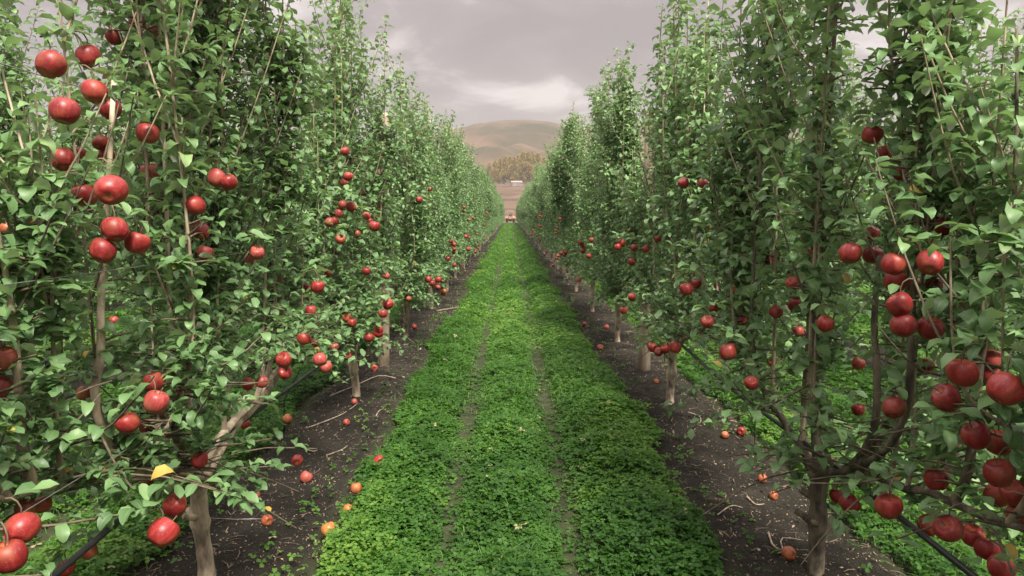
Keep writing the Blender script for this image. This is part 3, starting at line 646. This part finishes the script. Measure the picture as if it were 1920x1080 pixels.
HAND = {(210, 357): 'bright red apple facing its calyx out, on a shoot of the near left tree',
        (194, 470): 'deep red apple, lowest of the three hung together on near left tree',
        (258, 455): 'round red apple right of the lowest one in the near left trio',
        (217, 430): 'deep red apple at the top of the near left trio',
        (307, 997): 'large red apple hanging right beside the forked pale trunk, lowest there',
        (329, 947): 'red apple just above the large one beside the forked pale trunk',
        (43, 990): 'large red apple with open calyx in the bottom left corner',
        (18, 1042): 'dark red apple lowest in the bottom left corner, under the calyx one',
        (122, 208): 'large deep red apple second highest at the left edge, near left tree',
        (97, 122): 'dark red apple, highest of the large ones at the left edge',
        (6, 672): 'pink apple cut by the left picture edge, upper of two',
        (0, 726): 'pink apple cut by the left picture edge, lower of two',
        (1888, 730): 'largest red apple, near the right picture edge at mid height',
        (1745, 492): 'glossy dark red apple rightmost in the cluster high on the knotty-trunk tree',
        (1595, 475): 'bright red apple leftmost in the cluster high on the knotty-trunk tree',
        (1677, 765): 'single dark red apple left of the curved limb on knotty-trunk tree',
        (1746, 616): 'dark red apple right of the vertical pair beside the curved limb',
        (1694, 610): 'dark red apple, lower of the vertical pair beside the curved limb',
        (1688, 571): 'dark red apple, upper of the vertical pair beside the curved limb',
        (1667, 950): 'bright red apple hanging alone over the pipe, right of the low pair by knotty trunk',
        (1594, 944): 'dark red apple, right one of the low pair by the knotty trunk',
        (1570, 930): 'dark red apple, left one of the low pair by the knotty trunk',
        (1757, 900): 'bright red apple alone just above the low right corner cluster',
        (1365, 660): 'dark red apple hung low above the black pipe, left of the knotty trunk',
        (1409, 719): 'bright red apple hanging just in front of the black irrigation pipe',
        (1637, 252): 'bright red apple highest of the three stepping down on knotty-trunk tree',
        (1660, 287): 'bright red apple in the middle of the three stepping down, knotty-trunk tree',
        (1690, 325): 'dark red apple lowest of the three stepping down on knotty-trunk tree',
        (1282, 343): 'bright red apple, left of the high pair on third right-row tree',
        (1318, 344): 'bright red apple, right of the high pair on third right-row tree'}
for side in ('left', 'right', 'far left', 'far right'):
    by = {}
    for a in APPLES[side]: by.setdefault(a['tree'], []).append(a)
    for ti, lst in by.items():
        lst.sort(key=lambda a: a['py'])
        lst_auto = [a for a in lst]
        for k, a in enumerate(lst_auto):
            big = a['d'] >= 24
            rot = (ra.normal(0, .38), ra.normal(0, .38), ra.rand() * 6.28)
            if (a['px'], a['py']) in ((210, 357), (43, 990)):   # calyx turned to the lane
                rot = (R(-62), R(18), .4)
            o = put_apple('apple', a['p'], a['r'], a['tone'], rot, big)
            if side in ('left', 'right'):
                tree = ('nearest' if ti == 0 else ordn(ti + 1)) + f' {side}-row tree'; grp = f'apples on the {tree}'
                lab = f"{a['tone']} apple on the {tree}, {ordn(k + 1)} of {len(lst)} from the top"
            else:
                s2 = side.split()[1]; grp = f'apples on the second row {s2} of the lane'
                lab = f"small {a['tone']} apple in the second row on the {s2}, {ordn(k + 1)} from the top"
            if (a['px'], a['py']) in HAND: lab = HAND[(a['px'], a['py'])]
            tag(o, lab, 'apple', grp)

# fallen apples
FALL = [(540,810,22,'orange red'),(558,877,22,'bright red'),(575,906,24,'pinkish red'),(481,949,19,'pinkish red'),(502,1002,22,'orange red'),(617,1020,29,'orange'),(653,976,20,'orange'),
        (668,938,22,'orange red'),(710,881,24,'bright red'),(650,808,12,'pinkish red'),(665,770,12,'pinkish red'),(702,702,15,'pinkish red'),(777,621,11,'bright red'),
        (1096,614,12,'bright red'),(1137,621,12,'pinkish red'),(1125,658,15,'pinkish red'),(1230,726,10,'orange red'),(1390,828,17,'deep red'),(1359,833,15,'orange red'),
        (1429,915,18,'orange red'),(1450,940,16,'orange red'),(1478,1072,26,'orange red')]
FLAB = {(540,810): 'red-orange fallen apple at the green edge left of the left soil strip', (558,877): 'bright red fallen apple, upper of the pair on the left soil strip',
        (575,906): 'pinkish fallen apple, lower of the pair on the left soil strip', (481,949): 'small dark pink fallen apple right of the forked pale trunk',
        (502,1002): 'pale orange fallen apple lying by the thin line beside the forked trunk', (617,1020): 'round orange fallen apple at the lane edge, bottom left',
        (653,976): 'orange fallen apple at the left lane edge, second nearest there', (668,938): 'orange-red fallen apple at the left lane edge, third nearest there',
        (710,881): 'bright red-orange fallen apple in the clover, largest at left lane edge', (650,808): 'tiny pink fallen apple below the second-nearest left trunk, lower one',
        (665,770): 'tiny pink fallen apple right at the foot of the pale left trunk', (702,702): 'pink fallen apple on the soil in front of the left wooden post',
        (777,621): 'small red fallen apple at the foot of the trunk beyond left post', (1096,614): 'small red fallen apple at the right lane edge, farthest of three',
        (1137,621): 'small pink fallen apple in mid soil beyond the right post', (1125,658): 'pink fallen apple at the right lane edge before the right post',
        (1230,726): 'tiny pale fallen apple left of the right-row trunk near the post', (1390,828): 'dark red fallen apple at the clover edge, right of its pale neighbour',
        (1359,833): 'pale orange fallen apple left of a dark red one on right soil', (1429,915): 'pale orange fallen apple, upper of the pair near the knotty trunk',
        (1450,940): 'pale orange fallen apple, lower of the pair near the knotty trunk', (1478,1072): 'orange fallen apple cut by the bottom edge beside the knotty trunk'}
for px, py, d, tone in FALL:
    v = ray(px, py); p = at_ground(px, py + d * .3); dep = p[1] * math.cos(PITCH) + (CAM_H) * math.sin(PITCH)
    r = float(np.clip(d / F * dep / 2, .028, .042)); p[2] = float(ground_z(np.array([p[0]]), np.array([p[1]]))[0]) + r * .82
    if abs(lane_u(p[0])) < 1.12: p[2] += .065
    o = put_apple('fallen_apple', p, r, tone, (ra.uniform(-2.2, 2.2), ra.uniform(-1.2, 1.2), ra.rand() * 6.28), True)
    tag(o, FLAB[(px, py)], 'apple', 'apples fallen on the ground')

# ------------------------------------------------------------------ ground cover
def trifoliate(P, az, tilt, size, tint, rg):
    """clover leaves: three folded obcordate leaflets each"""
    n = len(P); Vs, Ts = [], []
    lf = np.array([[0.02, 0, 0], [.45, .42, .12], [.92, .36, .10], [.88, 0, -.02], [.92, -.36, .10], [.45, -.42, .12]])
    ax = rg.uniform(0, 6.28, n); c, s = np.cos(tilt), np.sin(tilt)
    for k in range(3):
        a = az + k * 2.094 + rg.normal(0, .15, n); ca, sa = np.cos(a), np.sin(a)
        x = lf[None, :, 0] * size[:, None]; y = lf[None, :, 1] * size[:, None]; z = lf[None, :, 2] * size[:, None] * rg.uniform(.2, 2.2, n)[:, None]
        z = z - .25 * size[:, None] * (lf[None, :, 0]) ** 2 * rg.uniform(-.4, 1.3, n)[:, None]
        X = x * ca[:, None] - y * sa[:, None]; Y = x * sa[:, None] + y * ca[:, None]
        # tilt about a random horizontal axis
        ux, uy = np.cos(ax)[:, None], np.sin(ax)[:, None]
        dot = X * ux + Y * uy; cxz = ux * Y - uy * X
        X2 = X * c[:, None] + (uy * z) * s[:, None] + ux * dot * (1 - c[:, None]); Y2 = Y * c[:, None] - (ux * z) * s[:, None] + uy * dot * (1 - c[:, None]); Z2 = z * c[:, None] + cxz * s[:, None]
        Vs.append(np.stack([X2, Y2, Z2], -1) + P[:, None, :]); Ts.append(tint)
    V = np.stack(Vs, 1).reshape(-1, 3); m = n * 3; b = (np.arange(m) * 6)[:, None, None]
    q = np.array([(0, 1, 2, 3), (0, 3, 4, 5)])[:, ::-1]
    return V, (b + q[None]).reshape(-1, 4), np.repeat(np.repeat(tint, 3), 6)
def blades(P, az, ln, wd, bend, tint):
    n = len(P); H = np.stack([np.cos(az), np.sin(az), np.zeros(n)], -1); S = np.stack([-np.sin(az), np.cos(az), np.zeros(n)], -1); Z = np.array([0, 0, 1.])
    m = P + H * (ln * .25 * bend)[:, None] + Z * (ln * .6)[:, None]; e = P + H * (ln * .8 * bend)[:, None] + Z * (ln * (1 - .35 * bend))[:, None]
    w = wd[:, None]
    V = np.stack([P - S * w, P + S * w, m + S * w * .75, m - S * w * .75, e + S * w * .08, e - S * w * .08], 1).reshape(-1, 3)
    b = (np.arange(n) * 6)[:, None, None]
    return V, (b + np.array([(0, 1, 2, 3), (3, 2, 4, 5)])[None]).reshape(-1, 4), np.repeat(tint, 6)
def cover_height(x, y):
    u = lane_u(x); main = (np.abs(x) < 1.4)
    h = .030 + .10 * np.clip(fbm(x * 2.3 + 2, y * 1.7, 4) * 2.4 - .75, 0, 1)
    h = h + .115 * np.exp(-((u - .74) / .26) ** 2) + .07 * np.exp(-((u + .78) / .22) ** 2) + .07 * np.exp(-((u + .03) / .2) ** 2)
    rut = np.exp(-((u - .31) / .15) ** 2) * (.8 + .2 * fbm(x * 3, y * 2, 2)) + .95 * np.exp(-((u + .40) / .14) ** 2)
    return h * (1 - .8 * np.clip(rut, 0, 1)), rut
def cover(n, xr, yr, size, seed, blade=.25, edge=1.02, pw=1.0, lush=1.0):
    rg = np.random.RandomState(seed)
    x = rg.uniform(*xr, n); y = yr[0] + (yr[1] - yr[0]) * rg.rand(n) ** pw; u = lane_u(x)
    en = edge + .42 * (fbm(x * 1.1, y * 1.1 + 7, 4) - .5) + .10 * (fbm(x * 9, y * 9, 2) - .5)
    h, rut = cover_height(x, y)
    keep = (np.abs(u) < en) & (rg.rand(n) > .92 * np.clip(rut, 0, 1) * (.62 + .9 * fbm(x * 2 + 9, y * 1.2, 3)))
    # stragglers on the soil
    keep |= (np.abs(u) < en + .30) & (rg.rand(n) < .02)
    x, y, h, u = x[keep], y[keep], h[keep], u[keep]; n = len(x)
    z = ground_z(x, y); patch = fbm(x * .9 + 31, y * .7, 4); fine = fbm(x * 5, y * 5 + 2, 2)
    tint = np.clip(.42 + 1.5 * (patch - .5) + .6 * (fine - .5) + rg.normal(0, .13, n), 0, .95)
    dead = rg.rand(n) < .006; tint[dead] = 1
    isb = rg.rand(n) < np.clip(blade + .6 * (fbm(x * .8 + 50, y * .6, 3) - .5), .02, .95)
    zz = z + h * rg.uniform(.25, 1.05, n)
    c = ~isb
    V1, Q1, t1 = trifoliate(np.stack([x, y, zz], -1)[c], rg.uniform(0, 6.28, c.sum()), np.abs(rg.normal(0, .38, c.sum())), size * rg.uniform(.65, 1.25, c.sum()) * lush, tint[c], rg)
    k = isb.sum(); sc = size / .021
    V2, Q2, t2 = blades(np.stack([x, y, z], -1)[isb], rg.uniform(0, 6.28, k), (h[isb] * .8 + .025) * rg.uniform(.6, 1.5, k), .0019 * sc * rg.uniform(.7, 1.4, k), rg.uniform(.3, 1.2, k), np.clip(tint[isb] * .8 + .12, 0, .97))
    return np.concatenate([V1, V2]), np.concatenate([Q1, Q2 + len(V1)]), np.concatenate([t1, t2])
def cover_obj(name, label, parts):
    Vs, Qs, ts, o = [], [], [], 0
    for a in parts:
        V, Q, t = cover(*a[:4], **a[4]); Vs.append(V); Qs.append(Q + o); ts.append(t); o += len(V)
    ob = link(name, mesh(name, np.concatenate(Vs), np.concatenate(Qs), None, [CLOVER], attrs={'tint': np.concatenate(ts)}))
    tag(ob, label, 'ground cover', kind='stuff')
cover_obj('clover', 'low green clover and grass carpeting the middle lane', [
    (56000, (-1.32, 1.38), (2.4, 6.2), .024, dict(seed=1, blade=.07)),
    (52000, (-1.32, 1.38), (6.2, 12), .026, dict(seed=2, blade=.22)),
    (52000, (-1.3, 1.36), (12, 32), .040, dict(seed=3, blade=.42, pw=1.3)),
    (42000, (-1.3, 1.36), (32, 128), .075, dict(seed=4, blade=.7, pw=1.3))])
for sg, nm in ((-1, 'left'), (1, 'right')):
    xr = (PER * sg - 1.3, PER * sg + 1.36)
    cover_obj('clover', f'green clover seen beneath the trees in the next lane {nm}', [
        (42000, xr, (1.8, 7.5), .024, dict(seed=5 + sg, blade=.15)), (26000, xr, (7.5, 20), .038, dict(seed=8 + sg, blade=.4, pw=1.3)), (9000, xr, (20, 60), .08, dict(seed=18 + sg, blade=.6))])
    xr = (2 * PER * sg - 1.3, 2 * PER * sg + 1.36)
    cover_obj('clover', f'green clover in the second lane out to the {nm}', [(22000, xr, (4, 24), .05, dict(seed=11 + sg, blade=.3)), (6000, xr, (24, 60), .09, dict(seed=21 + sg, blade=.5))])
    xr = (3 * PER * sg - 1.3, 3 * PER * sg + 1.36)
    cover_obj('clover', f'green clover in the third lane out to the {nm}', [(12000, xr, (6, 40), .08, dict(seed=14 + sg, blade=.3))])

# leaf litter and wood chips on the soil strips
def litter():
    rg = np.random.RandomState(3); n = 34000
    side = rg.choice([-1, 1], n); x = side * rg.uniform(.9, 2.1, n) + .03; y = 2.4 + 30 * rg.rand(n) ** 1.7; z = ground_z(x, y) + .006
    s = np.where(rg.rand(n) < .04, rg.uniform(.018, .036, n), rg.uniform(.005, .016, n)) * (1 + y / 25); az = rg.uniform(0, 6.28, n); el = rg.normal(0.1, .35, n); cu = rg.uniform(-.9, 1.2, n)
    V, Q, t, r = leaves_mesh_arrays(np.stack([x, y, z], -1), az, el, s, cu, rg.normal(0, .5, n), rg.uniform(-.5, .6, n), rg.rand(n), False)
    m = leaf_mat('dry_litter', [(0, (0.06, 0.042, 0.03)), (0.5, (0.15, 0.105, 0.07)), (0.8, (0.26, 0.20, 0.14)), (0.95, (0.36, 0.28, 0.19)), (1, (0.40, 0.28, 0.06))], (0.22, 0.17, 0.12), (0.1, 0.07, 0.04), rough=.8, tfac=.05)
    k = 1600; sx = rg.choice([-1, 1], k) * rg.uniform(.95, 2.0, k) + .03; sy = 2.4 + 22 * rg.rand(k) ** 1.6; a = rg.uniform(0, 6.28, k); ln = rg.uniform(.012, .045, k); wd = rg.uniform(.0010, .0022, k) * (1 + sy / 12)
    d = np.stack([np.cos(a), np.sin(a), np.zeros(k)], -1); e = np.stack([-np.sin(a), np.cos(a), np.zeros(k)], -1); p = np.stack([sx, sy, ground_z(sx, sy) + .008], -1)
    bend = e * (ln * rg.uniform(-.25, .25, k))[:, None] + np.array([0, 0, 1.]) * (ln * rg.uniform(0, .18, k))[:, None]; lo, wo = ln[:, None], wd[:, None]
    V2 = np.stack([p - d * lo - e * wo, p - d * lo + e * wo, p + bend + e * wo, p + bend - e * wo, p + d * lo + e * wo * .4, p + d * lo - e * wo * .4], 1).reshape(-1, 3)
    Q2 = ((np.arange(k) * 6)[:, None, None] + np.array([(0, 3, 2, 1), (3, 5, 4, 2)])[None]).reshape(-1, 4)
    Q = np.concatenate([Q, Q2 + len(V)]); V = np.concatenate([V, V2]); t = np.concatenate([t, np.repeat(rg.uniform(.1, .8, k), 6)]); r = np.concatenate([r, np.ones(6 * k)])
    tag(link('leaf_litter', mesh('leaf_litter', V, Q, None, [m], attrs={'tint': t, 'rib': r})), 'dry leaf scraps and chips scattered on the bare soil', 'leaf litter', kind='stuff')
litter()

# fallen twigs
TW = [([(1440,1030),(1448,1052),(1466,1066),(1464,1040),(1500,1032)], .006, 'forked pale twig lying by the bottom of the right soil strip'),
      ([(1290,780),(1308,786),(1314,800),(1310,808)], .006, 'short bent twig on the right soil before the post'),
      ([(620,760),(665,738),(710,722),(742,726)], .008, 'long pale branch lying beside the second left trunk'),
      ([(575,815),(640,790),(672,776)], .006, 'thin pale twig lying across the left soil strip'),
      ([(705,790),(712,782),(722,778)], .005, 'small curled twig near the left lane edge'),
      ([(612,862),(640,852),(652,846)], .005, 'little straight twig above the fallen pair of apples'),
      ([(820,590),(850,583),(868,577)], .012, 'pale stick at the foot of the fourth left tree'),
      ([(1400,955),(1416,968),(1432,966)], .006, 'crooked twig on dark soil left of the knotty trunk'),
      ([(560,855),(585,860),(596,858)], .006, 'stubby pale twig beside the upper fallen red apple'),
      ([(1345,985),(1370,972),(1392,976)], .005, 'thin beige twig at right edge of the clover lane')]
for pts, r, lab in TW:
    P = []
    for q in pts:
        p = at_ground(*q); p[2] = float(ground_z(np.array([p[0]]), np.array([p[1]]))[0]) + r + .004; P.append(p)
    P = spline(P, 10); mb = MB(); mb.tube(P, np.linspace(r, r * .45, 10), 6)
    tag(mb.build('fallen_twig', TWIG), lab, 'twig', 'twigs fallen on the soil')

# ------------------------------------------------------------------ posts, wires, irrigation
pm = MB(); prof = [(0, -.3), (.068, -.3), (.066, .5), (.064, 2), (.062, 2.85), (.052, 2.9), (0, 2.9)]
pm.lathe(prof, 18); PM = pm.mesh('wooden_post', POST)
sm = MB()
for z in (.95, 1.6, 2.2, 2.8): sm.tube([(.07, -.012, z - .02), (.082, -.006, z), (.082, .006, z), (.07, .012, z - .02)], [.002] * 4, 5)
SM = sm.mesh('staple', WIRE)
for sg, nm, X, off in ((-1, 'left', XL + .03, 7.78), (1, 'right', XR + .02, 7.62)):
    for k in range(10):
        y = off + 12.4 * k
        o = link('wooden_post', PM); o.location = (X + rgs.normal(0, .01), y, 0); o.rotation_euler = (rgs.normal(0, .012), rgs.normal(0, .012), rgs.rand() * 6); link('staple', SM, o)
        tag(o, f'round pale wooden trellis post in the {nm} row, {"nearest" if k == 0 else ordn(k + 1)} from the camera', 'post', 'wooden trellis posts')
for sg, nm, X in ((-1, 'left', XL), (1, 'right', XR)):
    for z, hn in ((.95, 'lowest'), (1.6, 'second lowest'), (2.2, 'second highest'), (2.8, 'highest')):
        P = [(X + .085, y, z + .01 * math.sin(y)) for y in np.arange(-1, 120, 2.07)]
        mb = MB(); mb.tube(P, .0018, 4, cap=False); tag(mb.build('trellis_wire', WIRE), f'thin steel trellis wire, {hn} of the {nm} row', 'wire', 'trellis wires')
    mb = MB(); P = [(X + sg * (-.02) + .012 * math.sin(y * 1.3), y, .665 + .012 * math.cos(2 * math.pi * y / 3.1)) for y in np.arange(-1, 122, .31)]
    mb.tube(P, .0115, 8); pipe = mb.build('irrigation_pipe', PIPE)
    tag(pipe, f'black irrigation pipe hung low along the {nm} row of trees', 'pipe', 'irrigation pipes')
    for k in range(14):
        y = (5.45 if sg < 0 else 5.05) + 3.1 * k; d = MB()
        d.tube([(X, y, .66), (X + sg * .22, y + .02, .55), (X + sg * .36, y + .03, .30), (X + sg * .37, y + .03, -.03)], [.004] * 4, 6); d.build('dripper_tube', PIPE, pipe)
# string from the pale trunk to the fallen apple
a, b = at_ground(388, 994), at_ground(492, 996); mb = MB(); a[2] = .075; b[2] = .075
mb.tube([a, (a + b) / 2 - (0, 0, .005), b], .0016, 5); tag(mb.build('string', WIRE), 'thin pale string running from the forked trunk across the soil', 'string')

# ------------------------------------------------------------------ tractor at the end of the lane
def tractor():
    RED = plain('tractor_paint', (0.26, 0.075, 0.045), 0.4, nscale=4, var=.1); BLK = plain('tyre_rubber', (0.018, 0.017, 0.016), 0.85); PALE = plain('pale_metal', (0.36, 0.29, 0.24), 0.5, nscale=5)
    ORG = plain('orange_paint', (0.36, 0.15, 0.03), 0.45, nscale=5); LAMP = plain('lamp_glass', (0.40, 0.38, 0.34), 0.3)
    t = empty('tractor', (-.02, 129, 0)); tag(t, 'small orange and red tractor with black tyres at the far end of the lane', 'tractor')
    m = MB(); m.box((0, -.75, .95), (.62, 1.5, .52)); m.tube([(0, -1.48, .98), (0, -1.53, .98)], [.30, .24], 14); m.box((0, -.2, 1.24), (.56, .5, .08)); m.build('hood', RED, t, smooth=False)
    m = MB(); m.box((0, -1.56, .95), (.44, .05, .36)); m.build('grille', PALE, t, smooth=False)
    for sx in (-1, 1):
        m = MB(); m.lathe([(0, -.03), (.07, -.03), (.08, 0), (.05, .03), (0, .03)], 12, (0, 0, 0)); h = m.build('headlight', LAMP, t); h.location = (sx * .2, -1.585, 1.10); h.rotation_euler = (R(90), 0, 0)
        for y, rr, wd, nm in ((.55, .62, .34, 'rear'), (-1.1, .36, .22, 'front')):
            wt = MB(); wt.lathe([(rr * .55, -wd / 2), (rr * .92, -wd / 2), (rr, -wd / 3), (rr, wd / 3), (rr * .92, wd / 2), (rr * .55, wd / 2), (rr * .55, -wd / 2)], 28, axis='X')
            for q in range(22):
                a = q * 2 * math.pi / 22; wt.box((0, math.cos(a) * rr, math.sin(a) * rr), (wd * .9, .05, .05), Matrix.Rotation(a, 4, 'X'))
            W = link('wheel', wt.mesh('tyre', BLK, False), t); W.location = (sx * (.66 if nm == 'rear' else .55), y, rr)
            rm = MB(); rm.lathe([(0, -.06), (rr * .2, -.07), (rr * .54, -.03), (rr * .54, .03), (rr * .2, .07), (0, .06)], 20, axis='X'); rm.build('rim', PALE, W)
        f = MB(); P = [(0, .55 + .70 * math.cos(a), .62 + .70 * math.sin(a)) for a in np.linspace(.25, 2.7, 10)]
        for p, q in zip(P[:-1], P[1:]):
            c = [(u + v) / 2 for u, v in zip(p, q)]; f.box((sx * .66, c[1], c[2]), (.40, .26, .03), Matrix.Rotation(math.atan2(q[2] - p[2], q[1] - p[1]), 4, 'X'))
        f.build('fender', ORG if sx > 0 else RED, t, smooth=False)
    m = MB(); m.tube([(-.55, .75, .9), (-.55, .8, 2.1), (-.45, .8, 2.22), (.45, .8, 2.22), (.55, .8, 2.1), (.55, .75, .9)], .035, 8); m.build('roll_bar', PALE, t)
    m = MB(); m.box((0, .45, 1.02), (.48, .46, .12)); m.box((0, .68, 1.32), (.46, .10, .5), Matrix.Rotation(-.15, 4, 'X')); m.build('seat', BLK, t, smooth=False)
    m = MB(); a = np.linspace(0, 2 * math.pi, 17); m.tube([(.19 * math.cos(q), .02 * math.sin(q), .19 * math.sin(q)) for q in a], .016, 6, cap=False); m.tube([(0, -.3, -.3), (0, 0, 0)], .018, 6)
    s = m.build('steering_wheel', BLK, t); s.location = (0, .05, 1.42); s.rotation_euler = (R(-35), 0, 0)
    m = MB(); m.box((0, 0, .55), (.34, 1.9, .30)); m.tube([(-.55, -1.1, .40), (.55, -1.1, .40)], .06, 8); m.tube([(-.66, .55, .62), (.66, .55, .62)], .09, 8); m.build('chassis', BLK, t, smooth=False)
    m = MB(); m.tube([(.2, -.6, 1.2), (.2, -.6, 1.75), (.2, -.54, 1.82)], .03, 8); m.build('exhaust', BLK, t)
tractor()

# ------------------------------------------------------------------ far side: poplars, bushes, shed
def hz(x, y): return float(hill_z(np.array([float(x)]), np.array([float(y)]))[0])
def blob_tree(seed, H, wd, m, n=2600, base=.08):
    rg = np.random.RandomState(seed)
    cs = []
    for k in range(26):
        z = rg.uniform(base, .97); prof = math.sin(math.pi * min(1, (z + .12) ** .8)) ** .6
        a = rg.uniform(0, 6.28); q = rg.rand() ** .5 * wd * .6 * prof
        cs.append((q * math.cos(a), q * math.sin(a), z * H, wd * rg.uniform(.22, .42) * (.5 + .6 * prof)))
    cs = np.array(cs); i = rg.randint(len(cs), size=n); d = rg.normal(0, 1, (n, 3)); d /= np.linalg.norm(d, axis=1)[:, None]
    P = cs[i, :3] + d * (cs[i, 3] * rg.uniform(.5, 1.05, n))[:, None] * np.array([1, 1, 1.6]); P[:, 2] = np.clip(P[:, 2], H * .03, None)
    V, Q, t, r = leaves_mesh_arrays(P, rg.uniform(0, 6.28, n), rg.uniform(-.6, .9, n), rg.uniform(.6, 1.3, n) * (H / 18), rg.uniform(0, 1.2, n), rg.normal(0, .6, n), rg.uniform(0, .4, n), np.clip(rg.normal(.45, .25, n), 0, .97), False)
    return mesh('crown', V, Q, None, [m], attrs={'tint': t, 'rib': r})
GOLD = leaf_mat('autumn_leaf', [(0, (0.18, 0.15, 0.03)), (.5, (0.27, 0.222, 0.045)), (1, (0.36, 0.29, 0.075))], (0.36, 0.27, 0.08), (0.42, 0.31, 0.05), rough=.7, tfac=.4)
DKG = leaf_mat('dark_bush_leaf', [(0, (0.02, 0.035, 0.02)), (.5, (0.035, 0.06, 0.03)), (1, (0.06, 0.10, 0.05))], (0.06, 0.08, 0.05), (0.06, 0.1, 0.03), rough=.6)
tm = MB(); tm.tube([(0, 0, -.5), (.05, 0, 4), (0, .1, 14)], [.35, .25, .05], 8); PT = tm.mesh('trunk', BARK)
pv = [blob_tree(200 + k, 18, 4.2 + .6 * k, GOLD, 4200) for k in range(3)]
POPS = [(905,470,.62),(918,480,.72),(929,468,.80),(938,486,.92),(947,474,.98),(956,482,1.0),(964,470,.98),(972,488,1.06),(981,476,1.08),(990,470,1.12),(999,484,1.1),(1008,474,1.1),(1019,482,1.0),(1032,476,.95),(1046,482,.85),(890,484,.6),(1062,478,.8)]
for k, (px, y, s) in enumerate(POPS):
    x = (px - 957) / F * y; t = empty('poplar_tree', (x, y, hz(x, y))); s *= rgs.uniform(.94, 1.06); t.scale = (s, s, s); t.rotation_euler.z = rgs.rand() * 6
    link('trunk', PT, t); link('crown', pv[k % 3], t)
    tag(t, f'golden autumn poplar below the brown hill, {ordn(sorted(p[0] for p in POPS).index(px) + 1)} from the left of its line', 'poplar tree', 'golden poplars below the hill')
bv = blob_tree(300, 5, 2.4, DKG, 1600, .0); bt = MB(); bt.tube([(0, 0, -.4), (0, 0, 3)], [.15, .05], 6); BT = bt.mesh('stem', BARK)
for k, (px, y, s, lab) in enumerate([(937, 452, .9, 'dark green bush left of the poplars, left one of two'), (946, 455, 1.0, 'dark green bush left of the poplars, right one of two'), (925, 458, .8, 'low dark bush at the far left end below the poplars')]):
    x = (px - 957) / F * y; t = empty('green_bush', (x, y, hz(x, y))); t.scale = (s * 1.2, s, s * .8); link('crown', bv, t); link('stem', BT, t)
    tag(t, lab, 'bush', 'dark bushes beyond the orchard')
def shed():
    y = 405.; x = (968 - 957) / F * y; z = hz(x, y); t = empty('farm_shed', (x, y, z), R(8)); tag(t, 'low pale farm shed in the ploughed field below the poplars', 'shed')
    WL = plain('shed_wall', (0.20, 0.165, 0.15), .7, nscale=1); RF = plain('shed_roof', (0.24, 0.21, 0.205), .7, nscale=1, var=.08); DK = plain('shed_opening', (0.26, 0.22, 0.20), .7)
    m = MB(); m.box((0, 0, .7), (6.2, 4, 2.4)); m.build('wall', WL, t, False)
    m = MB()
    m.add([(-3.3, -2.3, 1.86), (3.3, -2.3, 1.86), (3.3, 0, 2.75), (-3.3, 0, 2.75), (-3.3, 2.3, 1.86), (3.3, 2.3, 1.86), (-3.3, -2.3, 1.95), (3.3, -2.3, 1.95), (3.3, 0, 2.85), (-3.3, 0, 2.85), (-3.3, 2.3, 1.95), (3.3, 2.3, 1.95)],
          [(0, 3, 2, 1), (3, 4, 5, 2), (6, 7, 8, 9), (9, 8, 11, 10), (0, 1, 7, 6), (4, 10, 11, 5), (0, 6, 9, 3), (3, 9, 10, 4), (1, 2, 8, 7), (2, 5, 11, 8)]); m.build('roof', RF, t, False)
    m = MB(); m.box((-1.2, -2.02, .6), (1.6, .08, 2.0)); m.build('door', DK, t, False)
    m = MB(); m.box((1.2, -2.02, 1.1), (.9, .08, .7)); m.build('window', DK, t, False)
shed()

# ------------------------------------------------------------------ air
def haze():
    m = bpy.data.materials.new('haze_air'); m.use_nodes = True; t = m.node_tree; t.nodes.clear()
    o = t.nodes.new('ShaderNodeOutputMaterial'); v = t.nodes.new('ShaderNodeVolumePrincipled'); v.inputs['Color'].default_value = (0.93, 0.90, 0.87, 1); v.inputs['Density'].default_value = HAZE; v.inputs['Anisotropy'].default_value = 0.2
    t.links.new(v.outputs[0], o.inputs['Volume'])
    mb = MB(); mb.box((0, 600, 85), (3400, 2300, 176)); h = mb.build('haze', m, smooth=False); tag(h, 'thin pale air softening the far hill', 'haze', kind='stuff')
HAZE = 0.00036
if HAZE: haze()
